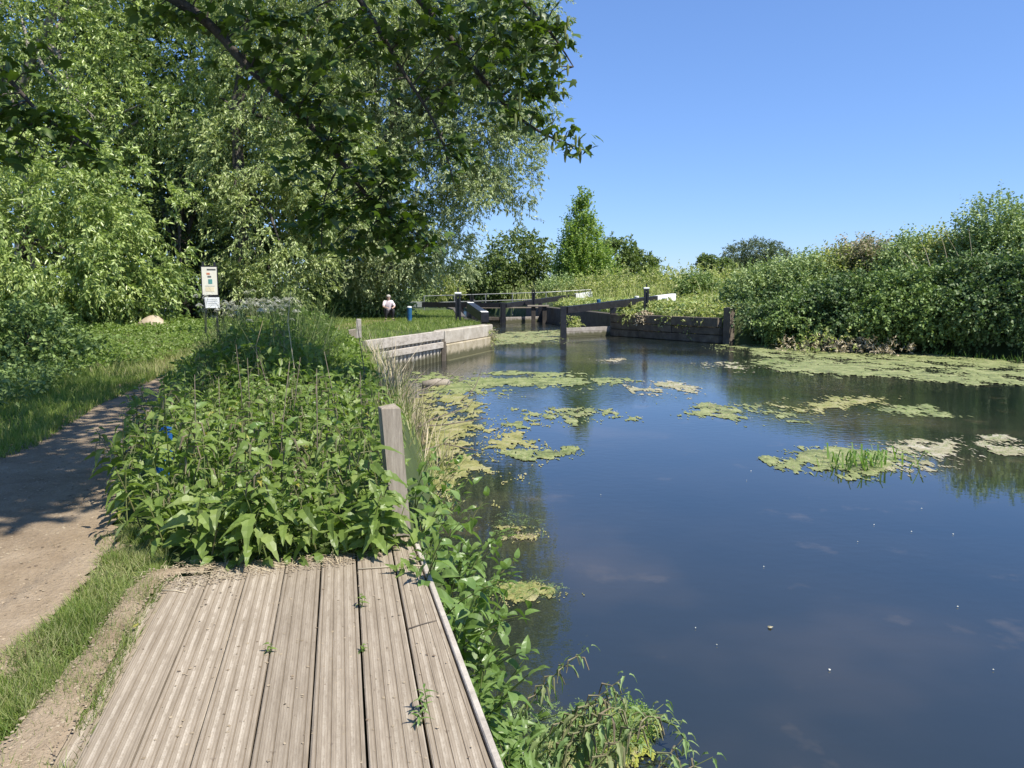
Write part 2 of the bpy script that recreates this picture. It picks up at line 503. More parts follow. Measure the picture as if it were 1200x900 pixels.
pm.inputs[3].default_value = .35; pm.inputs[4].default_value = 1
t.links.new(n2.outputs['Fac'], pm.inputs[0])
mu = N(t, 'ShaderNodeMath', operation='MULTIPLY')
t.links.new(mr.outputs[0], mu.inputs[0]); t.links.new(pm.outputs[0], mu.inputs[1])
bn = N(t, 'ShaderNodeBump'); bn.inputs['Distance'].default_value = .012
t.links.new(mu.outputs[0], bn.inputs['Strength']); t.links.new(n1.outputs['Fac'], bn.inputs['Height'])
t.links.new(bn.outputs[0], b.inputs['Normal'])
M['water'] = m

# ------------------------------------------------------------------ terrain
RIVER_L = [(1.6, -40), (1.1, -6), (.62, .3), (.30, 2.2), (-.10, 3.6), (-.32, 4.6), (-.62, 7), (-1.0, 10), (-1.75, 14), (-2.8, 18), (-3.95, 21.3),
           (-.9, 31), (-1.55, 35), (-2.25, 39), (-4.0, 58), (-5.2, 66), (-9, 85), (-16, 112)]
RIVER_R = [(-9, 114), (-4, 86), (1.2, 66), (2.55, 58), (5.4, 41), (9.7, 34.8), (13, 32.2), (18.5, 28.2), (24, 22.5), (29, 12), (31, -40)]
RIVER = RIVER_L + RIVER_R
LZ = np.array([(-40, .7), (0, .80), (4.6, .955), (7, .93), (12, .87), (20, .88), (26, .98), (31, 1.03), (35, 1.03), (42, .9), (60, .86), (120, .95)])
XC = np.array([(-40, 9), (0, 9), (20, 5), (31, 3), (40, 1.8), (58, -.6), (70, -2.4), (112, -12), (400, -50)])
def terrain(x, y):
    P = np.stack([x, y], 1)
    d = -sdist(P, RIVER)
    left = x < np.interp(y, XC[:, 0], XC[:, 1])
    n = (fbm(x * .8, y * .8, 3) - .5) * .10 * np.clip(d, 0, 1)
    zl = np.interp(y, LZ[:, 0], LZ[:, 1])
    zl = np.where(left, zl + .4 * sstep(12, 40, -x - 4), 1.12 + .33 * sstep(.3, 1.8, d) + .75 * sstep(4, 14, d))
    bw = np.where(left & (y < 20.8), .5, np.where((~left) & (x > 9.75) & (y < 36), .7, .27))
    st = np.where(bw < .3, .06, 0.0)
    up = sstep(0, 1, (d - st) / bw)
    z = np.where(d > 0, -.05 + (zl + .05) * up, -.05 - 1.0 * sstep(0, 1.2, -d))
    near = (x > -2.4) & (x < 1.0) & (y < 4.9)
    return np.where(near & (d > 0), np.minimum(z, zl), z + n)
def th(x, y):
    return float(terrain(np.array([float(x)]), np.array([float(y)]))[0])
def ths(P):
    return terrain(P[:, 0], P[:, 1])

def axis(segs):
    a = []
    for s, e, k in segs:
        a += list(np.linspace(s, e, k, endpoint=False))
    return np.array(a + [segs[-1][1]])
xs = axis([(-3000, -300, 6), (-300, -60, 8), (-60, -12, 40), (-12, 12, 170), (12, 30, 50), (30, 80, 14), (80, 300, 6), (300, 3000, 6)])
ys = axis([(-400, -40, 4), (-40, 0, 16), (0, 16, 110), (16, 44, 150), (44, 70, 70), (70, 130, 30), (130, 400, 8), (400, 4000, 6)])
X, Y = np.meshgrid(xs, ys)
Z = terrain(X.ravel(), Y.ravel())
nx, ny = len(xs), len(ys)
ii = (np.arange(ny - 1)[:, None] * nx + np.arange(nx - 1)).ravel()
# the stage keeps its underside clear of the soil
DV = ray(398, 308)
SL = DV[2] / math.hypot(DV[0], DV[1])
DA = math.atan2(-DV[0], DV[1])                 # heading of the boards
DECK0 = Vector((0, 0, .82))
DM = Matrix.Translation(DECK0) @ Matrix.Rotation(DA, 4, 'Z') @ Matrix.Rotation(math.atan(SL), 4, 'X')
DN = (DM.to_3x3() @ Vector((0, 0, 1)))
def deck_uv(px, py):                          # pixel -> board coordinates (across, along)
    r = Vector(tuple(ray(px, py)))
    tt = (DECK0 - Vector((0, 0, CAM_Z))).dot(DN) / r.dot(DN)
    p = DM.inverted() @ (Vector((0, 0, CAM_Z)) + r * tt)
    return p.x, p.y
Pg = np.stack([X.ravel(), Y.ravel()], 1)
ca, sa = math.cos(DA), math.sin(DA)
U = Pg[:, 0] * ca + Pg[:, 1] * sa
Vv = -Pg[:, 0] * sa + Pg[:, 1] * ca
under = (U > -1.30) & (U < .6) & (Vv > -2.4) & (Vv < 4.25)
Z = np.where(under, np.minimum(Z, .82 + SL * Vv - .10), Z)
g = obj('ground', new_mesh('ground', np.stack([X.ravel(), Y.ravel(), Z], 1), tri=np.stack([ii, ii + 1, ii + nx + 1, ii + nx], 1), smooth=True), M['ground'])
tag(g, kind='structure')
# river surface
wxs = np.linspace(-20, 34, 28); wys = np.linspace(-40, 116, 60)
WX, WY = np.meshgrid(wxs, wys)
ii = (np.arange(59)[:, None] * 28 + np.arange(27)).ravel()
tag(obj('water', new_mesh('water', np.stack([WX.ravel(), WY.ravel(), 0 * WX.ravel()], 1), tri=np.stack([ii, ii + 1, ii + 29, ii + 28], 1), smooth=True), M['water']), kind='structure')

# towpath
PATH = [(-8, -4), (-1.55, -4), (-1.33, 0), (-1.75, 2.2), (-2.1, 4.1), (-2.35, 4.6), (-2.75, 5.2), (-3.5, 7), (-4.7, 10), (-5.9, 13.2), (-6.9, 18), (-6.6, 24), (-5.6, 30), (-5.2, 37), (-6.2, 48),
        (-7.6, 48), (-6.5, 37), (-7, 30), (-7.9, 24), (-8, 18), (-6.6, 13.2), (-5.4, 9.3), (-4.75, 7), (-5.2, 4), (-7, 1)]
def sheet_in(name, poly, step, lift, m, amp=.12, fr=2.0, seed=5):
    A = np.array(poly)
    x0, y0 = A.min(0) - .3; x1, y1 = A.max(0) + .3
    gx = np.arange(x0, x1, step); gy = np.arange(y0, y1, step)
    GX, GY = np.meshgrid(gx, gy)
    P = np.stack([GX.ravel(), GY.ravel()], 1)
    k = (sdist(P, poly) + (fbm(P[:, 0] * fr, P[:, 1] * fr, seed) - .5) * 2 * amp > 0)
    k = k & ~((P[:, 0] * ca + P[:, 1] * sa > -1.27) & (P[:, 1] < 4.1))
    n = len(gx)
    ii = (np.arange(len(gy) - 1)[:, None] * n + np.arange(n - 1)).ravel()
    q = np.stack([ii, ii + 1, ii + n + 1, ii + n], 1)
    q = q[k[q].all(1)]
    V = np.stack([P[:, 0], P[:, 1], ths(P) + lift + (fbm(P[:, 0] * 9, P[:, 1] * 9, 9) - .5) * .012], 1)
    us, inv = np.unique(q, return_inverse=True)
    return obj(name, new_mesh(name, V[us], tri=inv.reshape(q.shape), smooth=True), m)
tag(sheet_in('path', PATH, .05, .012, M['dirt'], .16, 1.3), kind='structure')

# ------------------------------------------------------------------ leaf machinery
T_LANCE = (np.array([(0, 0, 0), (.13, .42, .05), (0, 1, -.10), (-.13, .42, .05)]), np.array([(0, 1, 2), (0, 2, 3)]))
T_WIL = (np.array([(0, 0, 0), (.19, .40, .06), (0, 1, -.16), (-.19, .40, .06)]), np.array([(0, 1, 2), (0, 2, 3)]))
T_OVATE = (np.array([(0, 0, 0), (.30, .30, .06), (.22, .68, .02), (0, 1, -.14), (-.22, .68, .02), (-.30, .30, .06)]),
           np.array([(0, 1, 2), (0, 2, 3), (0, 3, 4), (0, 4, 5)]))
T_ROUND = (np.array([(0, 0, 0), (.36, .38, .07), (.24, .78, 0), (0, 1, -.1), (-.24, .78, 0), (-.36, .38, .07)]),
           np.array([(0, 1, 2), (0, 2, 3), (0, 3, 4), (0, 4, 5)]))
# five-lobed leaf
_pl = []
for a, r in ((-118, .42), (-86, .34), (-62, .74), (-36, .42), (0, 1.0), (36, .42), (62, .74), (86, .34), (118, .42)):
    _pl.append((math.sin(R(a)) * r * .72, .30 + math.cos(R(a)) * r * .70, -.10 * r * r + .03 * math.sin(a)))
T_PALM = (np.array([(0, 0, 0), (0, .30, .04)] + _pl), np.array([(0, 2 + i, 1) if False else (1, 2 + i + 1, 2 + i) for i in range(8)] + [(1, 2, 0), (1, 0, 10)]))
T_BLADE = (np.array([(-.5, 0, 0), (.5, 0, 0), (.38, .1, .55), (-.38, .1, .55), (0, .42, 1.0)]), np.array([(0, 1, 2), (0, 2, 3), (3, 2, 4)]))

def basis(d, up):                            # columns: width, length, normal
    y = nrm(d)
    x = nrm(np.cross(y, up))
    z = np.cross(x, y)
    return np.stack([x, y, z], 2)
def stamp(T, P, B, s):
    v, f = T
    n, k = len(P), len(v)
    s = np.asarray(s)
    s = s[:, None, None] if s.ndim == 1 else s[:, None, :]
    V = P[:, None, :] + np.einsum('nij,nkj->nki', B, v[None] * s)
    Fc = (f[None] + (np.arange(n) * k)[:, None, None]).reshape(-1, f.shape[1])
    return V.reshape(-1, 3), Fc
def randdir(n, rng=RNG):
    return nrm(rng.normal(size=(n, 3)))
def shoots(base, dirs, L, k, T, size, droop=.3, spread=.9, updn=.6, rng=RNG, twig=.0):
    """leafy shoots: n bases, k leaves along each; returns verts, tris"""
    n = len(base)
    tt = np.linspace(.12, 1, k)[None, :, None]
    L = np.broadcast_to(np.asarray(L, float), (n,))[:, None, None]
    P = base[:, None] + dirs[:, None] * L * tt + np.array([0, 0, -1.0]) * droop * L * tt ** 2
    tan = nrm(dirs[:, None] + np.array([0, 0, -2.0]) * droop * tt)
    side = nrm(np.cross(tan, randdir(n * k, rng).reshape(n, k, 3)))
    ld = nrm(tan * .75 + side * spread + np.array([0, 0, -.25]))
    up = nrm(np.array([0, 0, 1.0]) * updn + randdir(n * k, rng).reshape(n, k, 3) * .7)
    sz = size * rng.uniform(.65, 1.2, (n * k))
    V, Fc = stamp(T, P.reshape(-1, 3), basis(ld.reshape(-1, 3), up.reshape(-1, 3)), sz)
    if twig > 0:
        a = base; b = P[:, -1]
        sd = nrm(np.cross(b - a, randdir(n, rng))) * twig
        mid = P[:, k // 2]
        tv = np.stack([a - sd, a + sd, mid + sd * .6, mid - sd * .6, b], 1).reshape(-1, 3)
        tf = (np.array([(0, 1, 2), (0, 2, 3), (3, 2, 4)])[None] + (np.arange(n) * 5)[:, None, None]).reshape(-1, 3)
        Fc = np.concatenate([Fc, tf + len(V)])
        V = np.concatenate([V, tv])
    return V, Fc
def lobe(px, py, D, rx, ry, deep=1.0):
    c = aty(px, py, D)
    k = D / F_PX
    return (c, np.array([rx * k, rx * k * deep, ry * k]))
def crown_points(lobes, ncl, per, rng=RNG, shell=.55, sig=.16, zmin=None, gap=0, gf=.8):
    vol = np.array([np.prod(r) ** (2 / 3) for _, r in lobes])
    pick = rng.choice(len(lobes), ncl, p=vol / vol.sum())
    C = np.array([l[0] for l in lobes])[pick]
    Rr = np.array([l[1] for l in lobes])[pick]
    u = randdir(ncl, rng)
    rad = shell + (1 - shell) * rng.random(ncl) ** .6
    rad *= .82 + .36 * fbm(u[:, 0] * 3 + C[:, 0], u[:, 2] * 3 + C[:, 2], 21)
    cl = C + u * Rr * rad[:, None]
    cs = np.linalg.norm(Rr, axis=1)
    B = np.repeat(cl, per, 0) + rng.normal(size=(ncl * per, 3)) * (np.repeat(cs, per) * sig)[:, None] * np.array([1, 1, .75])
    out = nrm(np.repeat(u, per, 0) * .8 + randdir(ncl * per, rng) * .8)
    if gap:
        q = fbm(B[:, 0] * gf + B[:, 1] * gf * .6 + 50, B[:, 2] * gf * 1.3 + B[:, 1] * gf * .5 + 50, 77, 3)
        k = q > gap
        B, out = B[k], out[k]
    if zmin is not None:
        k = B[:, 2] > zmin
        B, out = B[k], out[k]
    return B, out, cl
def tree(name, label, cat, base, lobes, ncl, per, k, T, size, mat, L=.5, droop=.4, bark='bark', trunk_r=.25, limbs=8, group=None,
         shell=.55, sig=.16, spread=.9, zmin=None, seed=0, lift=.1, updn=.6, twig=.004, gap=0, gf=.8):
    rng = np.random.default_rng(100 + seed)
    base = np.array(base, float)
    t_ = thing(name, label, cat, base, group=group)
    B, out, cl = crown_points(lobes, ncl, per, rng, shell, sig, zmin, gap, gf)
    out = nrm(out + np.array([0, 0, lift]))
    V, Fc = shoots(B, out, L * rng.uniform(.6, 1.2, len(B)), k, T, size, droop, spread, updn, rng, twig)
    o = obj('crown', new_mesh('crown', V - base, tri=Fc), M[mat], t_)
    o['kind'] = 'stuff'
    cen = np.mean([l[0] for l in lobes], 0)
    top = max(l[0][2] for l in lobes)
    h = max(top - base[2], .6)
    j = rng.normal(size=(6, 2)) * .03 * h
    pts = [(0, 0, -.3)]
    for i in range(1, 6):
        f = i / 5
        pts.append(((cen[0] - base[0]) * f * f * .8 + j[i, 0] * f, (cen[1] - base[1]) * f * f * .8 + j[i, 1] * f, h * f))
    rr = [trunk_r * (1.25 if i == 0 else 1) * (1 - .8 * i / 5) for i in range(6)]
    MB().tube(pts, rr, 9).build('trunk', M[bark], t_, True)
    idx = rng.choice(len(cl), min(limbs, len(cl)), replace=False)
    for q in idx:
        e = cl[q] - base
        f = rng.uniform(.25, .75)
        s = np.array(pts[0]) * 0
        for a in range(5):
            if a / 5 <= f <= (a + 1) / 5:
                s = np.array(pts[a]) + (np.array(pts[a + 1]) - np.array(pts[a])) * (f * 5 - a)
        md = (s + e) / 2 + np.array([0, 0, .06 * np.linalg.norm(e - s)]) + rng.normal(size=3) * .06 * np.linalg.norm(e - s)
        r0 = trunk_r * (1 - .75 * f) * .5
        MB().tube([s, (s + md) / 2 + rng.normal(size=3) * .03 * h * .3, md, e], [r0, r0 * .75, r0 * .5, r0 * .15], 6, False).build('limb', M[bark], t_, True)
    return t_

def sample_poly(poly, n, rng=RNG):
    A = np.array(poly)[:, :2]
    lo, hi = A.min(0), A.max(0)
    out = np.zeros((0, 2))
    while len(out) < n:
        P = rng.uniform(lo, hi, (n * 2, 2))
        out = np.concatenate([out, P[inside(P, poly)]])
    return out[:n]
def blades(P, h, wd, rng=RNG, lean=.35):
    n = len(P)
    a = rng.uniform(0, 2 * math.pi, n)
    ln = rng.normal(size=(n, 2)) * lean
    z = nrm(np.stack([ln[:, 0], ln[:, 1], np.ones(n)], 1))
    x0 = np.stack([np.cos(a), np.sin(a), np.zeros(n)], 1)
    y = nrm(np.cross(z, x0)); x = np.cross(y, z)
    h = np.asarray(h) * rng.uniform(.5, 1.25, n)
    B = np.stack([x, y, z], 2)
    s = np.stack([np.full(n, wd) * rng.uniform(.7, 1.3, n), h * rng.uniform(.2, 1.2, n), h], 1)
    return stamp(T_BLADE, P, B, s)
def grass(name, poly, n, h, wd, mat, lean=.35, clump=2.0, seed=1, label=None, cat='grass', thr=.42, on=None):
    rng = np.random.default_rng(seed)
    P = sample_poly(poly, n, rng)
    d = fbm(P[:, 0] * clump, P[:, 1] * clump, seed)
    P = P[d + rng.normal(size=len(P)) * .08 > thr]
    z = ths(P)
    k = z > .05
    P, z = P[k], z[k]
    hh = h * (.55 + .9 * fbm(P[:, 0] * clump * 1.7, P[:, 1] * clump * 1.7, seed + 9))
    V, Fc = blades(np.column_stack([P, z - .01]), hh, wd, rng, lean)
    return tag(obj(name, new_mesh(name, V, tri=Fc), M[mat]), label, cat, kind='stuff')

# ------------------------------------------------------------------ landing stage
stage = thing('landing_stage', 'weathered grey grooved board landing stage at the water edge', 'deck')
stage.matrix_world = DM
BX = [deck_uv(px, 900)[0] for px in (15, 86.7, 151.7, 221.7, 291.7, 361.7, 431.3, 506.5)]
BX.append(deck_uv(579, 900)[0])
XR_FAR = deck_uv(481, 629)
XR_NEAR = deck_uv(579, 900)
ENDV = [deck_uv(px, py)[1] for px, py in ((205, 678), (228, 675), (270, 668), (313, 664), (355, 660), (398, 657), (440, 648), (475, 628))]
rng = random.Random(3)
for i in range(8):
    GAP = (.003, .002, .0022, .0026, .003, .0036, .0044, .0048, .003)
    x0, x1 = BX[i] + GAP[i], BX[i + 1] - GAP[i + 1]
    v1 = ENDV[i] + rng.uniform(-.01, .02) + (.10 if i in (2, 3, 4, 5) else 0)
    v0 = -2.2
    prof = [(-.5, -.034), (-.5, -.004), (-.478, 0)]
    wB = x1 - x0
    for gx in (-.0713, -.0238, .0238, .0713):
        if abs(gx) < wB / 2 - .012:
            a = gx / wB
            dg = .0026 / wB
            prof += [(a - dg, 0), (a - dg * .4, -.003), (a + dg * .4, -.003), (a + dg, 0)]
    prof += [(.478, 0), (.5, -.004), (.5, -.034)]
    nv = 14
    vv = [v0 + (v1 - v0) * q / (nv - 1) for q in range(nv)]
    verts, faces = [], []
    for q, v in enumerate(vv):
        for a, z in prof:
            xx = a * wB
            if i == 7:                          # the outer board tapers a little
                tp = (v - XR_NEAR[1]) / (XR_FAR[1] - XR_NEAR[1])
                xx += (a + .5) * (XR_FAR[0] - XR_NEAR[0]) * max(-.6, min(1.05, tp))
            jy = rng.uniform(-.012, .012) if q == nv - 1 else 0
            verts.append((xx + rng.uniform(-.0012, .0012) * (abs(a) > .47), v - v0 + jy, z + (.002 * math.sin(v * 2.1 + i * 1.7))))
    k = len(prof)
    for q in range(nv - 1):
        for a in range(k - 1):
            faces.append((q * k + a, q * k + a + 1, (q + 1) * k + a + 1, (q + 1) * k + a))
        faces.append((q * k + k - 1, q * k, (q + 1) * k, (q + 1) * k + k - 1))
    faces.append(tuple(range((nv - 1) * k, nv * k)))
    o = obj('plank', new_mesh('plank', verts, faces), M['deck'], stage, ((x0 + x1) / 2, v0, rng.uniform(-.003, .003) - (.012 if i == 0 else 0)))
    if i == 0:
        o['label'] = 'outermost board half buried under trodden dirt'
for v in (-1.6, -.3, 1.0, 2.3, 3.5):
    MB().box(((BX[0] + BX[-1]) / 2 - .02, v, -.084), (BX[-1] - BX[0] - .08, .075, .095)).build('joist', M['wood_dark'], stage)
fa, fb = deck_uv(585.5, 900), deck_uv(485, 629)
fd = ((fb[0] - fa[0]) / (fb[1] - fa[1]))
MB().bar((fa[0] + fd * (-2.2 - fa[1]), -2.2, -.078), (fb[0] + fd * .05, fb[1] + .05, -.078), .026, .17, .004).build('edge_board', M['wood_pale'], stage)
# piles under the outer edge
for v in (-1.2, .8, 2.6):
    MB().tube([(BX[-1] - .09 + fd * (v - fa[1]) * .9, v, -.045), (BX[-1] - .09 + fd * (v - fa[1]) * .9, v, -1.9)], .06, 8).build('support_pile', M['wood_brown'], stage)

def tap_post(p, hgt, wx, wy, rz, lean, mat, label, name='wooden_post', sink=.3, group=None, notch=0, cat='post'):
    mb = MB()
    mb.box((0, 0, (hgt - sink) / 2), (wx, wy, hgt + sink), bev=.008)
    V = [Vector(q) for q in mb.v]
    rr = random.Random(int(hgt * 1000))
    V = [v + Vector((lean[0] * v.z + rr.uniform(-.004, .004), lean[1] * v.z + rr.uniform(-.004, .004), (rr.uniform(-.012, .012) + notch * v.x) if v.z > hgt * .8 else 0)) for v in V]
    o = obj(name, new_mesh(name, V, mb.f), M[mat], None, tuple(map(float, p)))
    o.rotation_euler = (0, 0, rz)
    return tag(o, label, cat, group)
p = aty(468, 618, 4.75)
tap_post((p[0], p[1], .93), aty(456, 476, 4.72)[2] - .93, .118, .085, R(28), (-.075, 0), 'wood_grey', 'grey weathered timber post at the far end of the landing stage')
pp = aty(421, 400, 20.5)
tap_post((pp[0], pp[1], .75), aty(420, 374, 20.5)[2] - .75, .13, .13, R(10), (0, .02), 'wood_pale', 'taller pale post beside the near end of the piled bank')
pp = aty(415, 405, 19.9)
tap_post((pp[0], pp[1], .75), aty(415, 386, 19.9)[2] - .75, .19, .15, R(16), (-.06, .0), 'wood_grey', 'shorter leaning grey post beside the near end of the piled bank', notch=.15)

# ------------------------------------------------------------------ piled bank and concrete wing wall, left
WA, WB_ = Vector((-3.95, 21.3, 0)), Vector((-.9, 31.0, 0))
wd = (WB_ - WA).normalized()
wn = Vector((wd.y, -wd.x, 0))                  # towards the water
WL = (WB_ - WA).length
def WP(s, off, z):
    return WA + wd * s + wn * off + Vector((0, 0, z))
SPL = WL * .50
bank = thing('piled_bank', 'pale timber boarded bank of sheet piles above the algae', 'retaining wall')
s = -.5
nb = [-.5, 1.15, 3.3, SPL - .03]
for i in range(3):
    MB().bar(WP(nb[i] + .008, .09, .90), WP(nb[i + 1] - .008, .09, .895), .09, .29, .012).build('waling_board', M['wood_pale'], bank)
    MB().bar(WP(nb[i] + .4 * (i == 0) + .008, .085, .56), WP(nb[i + 1] - .008, .085, .555), .08, .20, .012).build('waling_board', M['wood_pale'], bank)
k = 0
s = -.5
while s < SPL - .1:
    q0 = WP(s + .01, .0, 0); 
    mb = MB()
    v = []
    for z in (-1.0, .98 + .02 * math.sin(k * 2.3)):
        for a, off in ((.0, -.10), (.05, -.10), (.085, .035), (.195, .035), (.23, -.10), (.28, -.10), (.28, -.12), (.0, -.12)):
            v.append(WP(s + a, off, z))
    mb.add(v, [(i, (i + 1) % 8, (i + 1) % 8 + 8, i + 8) for i in range(8)] + [tuple(range(8, 16))])
    mb.build('sheet_pile', M['pile'], bank)
    s += .284
    k += 1
MB().bar(WP(SPL + .0, .11, -.9), WP(SPL + .0, .11, .66), .14, .14).build('fender_post', M['wood_brown'], bank)
wing = thing('concrete_wing_wall', 'stained concrete bank wall left of the lock mouth', 'wall')
for i, (a, b_) in enumerate(((SPL + .08, SPL + 1.85), (SPL + 1.87, WL - .9), (WL - .88, WL + .02))):
    MB().bar(WP(a, -.09, .80), WP(b_, -.09, .80), .42, .47, .03).build('coping_block', M['concrete'], wing)
MB().bar(WP(SPL + .08, -.03, .06), WP(WL, -.03, .06), .44, 1.0, .03).build('footing', M['concrete_lo'], wing)
MB().bar(WP(SPL + .08, .03, -.35), WP(WL, .03, -.35), .5, .75, .05).build('ledge', M['concrete_lo'], wing)

# ------------------------------------------------------------------ lock chamber walls
def wall_run(t_, pts, top, thick, mat, name='wall_section', z0=-1.2, inward=1):
    for a, b_ in zip(pts[:-1], pts[1:]):
        A, B_ = Vector((*a, 0)), Vector((*b_, 0))
        d = (B_ - A).normalized()
        n = Vector((d.y, -d.x, 0)) * inward
        MB().bar(A + n * thick / 2 + Vector((0, 0, (top + z0) / 2)), B_ + n * thick / 2 + Vector((0, 0, (top + z0) / 2)), thick, top - z0, .02).build(name, M[mat], t_)
lc = thing('lock_wall', 'left chamber wall of the lock behind the folded gate', 'lock wall')
wall_run(lc, [(-.9, 31.06), (-1.55, 35), (-2.25, 39), (-4.0, 58), (-5.2, 66)], 1.0, .45, 'brickwall', inward=-1)
rc = thing('lock_wall', 'dark right chamber wall between the two pairs of lock gates', 'lock wall')
wall_run(rc, [(5.4, 41.1), (3.92, 50), (2.55, 58), (1.2, 66)], 1.14, .45, 'brickwall', inward=1)
rw = thing('timber_wing_wall', 'dark boarded wing wall under weeds right of the lock', 'wall')
A, B_ = Vector((5.45, 40.95, 0)), Vector((9.6, 34.95, 0))
d = (B_ - A).normalized(); n = Vector((d.y, -d.x, 0)); LW = (B_ - A).length
cuts = [0, 2.1, 4.4, LW]
rnd = random.Random(5)
for i in range(3):
    for zz, hh in ((-.3, .56), (.18, .36), (.545, .34), (.945, .43)):
        off = rnd.uniform(-.03, .03) - (.05 if zz > .8 else 0)
        MB().bar(A + d * (cuts[i] + .01) - n * (off - .16) + Vector((0, 0, zz)), A + d * (cuts[i + 1] - .01) - n * (off - .16) + Vector((0, 0, zz)), .3, hh - .015, .012).build('wall_board', M['wood_brown'], rw)
for c_ in cuts[1:3]:
    q = A + d * c_ + n * -.03
    MB().bar(q + Vector((0, 0, -1)), q + Vector((0, 0, 1.0)), .12, .12).build('upright', M['wood_dark'], rw)
MB().bar(A + d * (LW - .95) - n * .14 + Vector((0, 0, -.6)), A + d * (LW - .95) - n * .14 + Vector((0, 0, .28)), .12, .12).build('stub_pile', M['wood_grey'], rw)
q = aty(855, 405, 34.7)
tap_post((q[0] - .05, 34.75, 0), 1.62, .36, .34, R(-52), (.0, 0), 'wood_brown', 'thick brown timber pile at the near end of the dark wing wall', name='timber_pile', sink=1.0, cat='pile')

# ------------------------------------------------------------------ lock gates
def gate(label, mit, u, leaf, zb, beam_len, zm, ze, white_len, whitemat='white', zl=.5, beam_h=(.34, .40), group='lock gates'):
    """mitre post at mit, u unit direction of the leaf towards its beam, zb board foot, zm/ze beam top at mitre and at its end"""
    u = Vector((*u, 0)).normalized()
    Mi = Vector((*mit, 0))
    t_ = thing('lock_gate', label, 'lock gate', (mit[0], mit[1], 0), group=None)
    loc = Vector((mit[0], mit[1], 0))
    def L(s, off, z):
        nn = Vector((-u.y, u.x, 0))
        return u * s + nn * off + Vector((0, 0, z))
    def zt(s):
        return zm + (ze - zm) * s / beam_len
    MB().bar(L(0, 0, -1.2), L(0, 0, zt(0) + .04), .30, .30, .015).build('mitre_post', M['black'], t_)
    MB().bar(L(leaf, 0, -1.2), L(leaf, 0, zt(leaf) - beam_h[0]), .32, .32, .015).build('heel_post', M['black'], t_)
    z = -1.0
    i = 0
    while z < zl:
        h = min(.26, zl - z)
        if h < .06:
            break
        MB().bar(L(.17, -.02 + .006 * (i % 2), z + h / 2), L(leaf - .17, -.02 + .006 * (i % 2), z + h / 2), .10, h - .012, .008).build('gate_plank', M['wood_gate'], t_)
        z += h
        i += 1
    MB().bar(L(.17, .09, zl - .12), L(leaf - .17, .09, zl - .12), .12, .22, .01).build('top_rail', M['wood_brown'], t_)
    bw = .31
    s1 = beam_len - white_len
    def seg(sa, sb, mname, nm, grow=0):
        v, f = [], []
        for s_ in (sa, sb):
            h = beam_h[0] + (beam_h[1] - beam_h[0]) * s_ / beam_len + grow
            for o_, zz in ((-bw / 2 - grow / 2, -h + grow / 2), (bw / 2 + grow / 2, -h + grow / 2), (bw / 2 + grow / 2, grow / 2), (-bw / 2 - grow / 2, grow / 2)):
                v.append(L(s_, o_, zt(s_) + zz))
        f = [(0, 1, 2, 3), (7, 6, 5, 4), (0, 4, 5, 1), (1, 5, 6, 2), (2, 6, 7, 3), (3, 7, 4, 0)]
        return MB().add(v, f).build(nm, M[mname], t_)
    seg(.155, s1, 'black', 'balance_beam')
    e = seg(s1, beam_len, whitemat, 'beam_end', .012)
    e['label'] = 'white painted end of the balance beam'
    return t_, L, zt, loc
UR = (.81, .58)
UL = (-.96, .281)
gate('near right lock gate with black beam rising to a short white end', (2.6, 39.0), UR, 3.42, 0, 8.05, 1.56, 2.2, 1.45)
gate('far right lock gate with dark beam rising to a long white end', (-.62, 57.0), UR, 3.42, 0, 8.6, 1.42, 2.28, 1.75, zl=.42)
gate('far left lock gate with level black beam and greyish white end', (-.72, 57.03), UL, 3.2, 0, 7.85, 1.46, 1.52, 1.5, 'white_old', zl=.42)
# near left gate stands open: its beam points to the camera along the bank
t_ = thing('lock_gate', 'near left lock gate folded open, white tipped beam end pointing at the camera', 'lock gate', (-1.12, 32, 0))
A, B_ = Vector((0, 0, 1.28)), Vector((-.86, 4.5, 1.62))
dd = (B_ - A).normalized()
MB().bar(A + dd * .02, B_, .33, .42, .015).build('balance_beam', M['black'], t_)
MB().bar(A + dd * .03 + Vector((0, 0, .214)), A + dd * .42 + Vector((0, 0, .214)), .30, .016, .004).build('white_cap', M['white'], t_)
MB().bar(B_ - dd * .30 + Vector((0, 0, .214)), B_ - dd * .0 + Vector((0, 0, .214)), .30, .016, .004).build('white_cap', M['white'], t_)
MB().bar((-.62, 4.7, -1.0), (-.62, 4.7, 1.35), .3, .3, .01).build('heel_post', M['black'], t_)
MB().bar((-1.1, 7.9, -1.0), (-1.1, 7.9, 1.5), .28, .28, .01).build('mitre_post', M['black'], t_)
for i in range(5):
    MB().bar((-.66, 4.9, -.7 + i * .31), (-1.06, 7.72, -.7 + i * .31), .10, .29, .008).build('gate_plank', M['wood_gate'], t_)

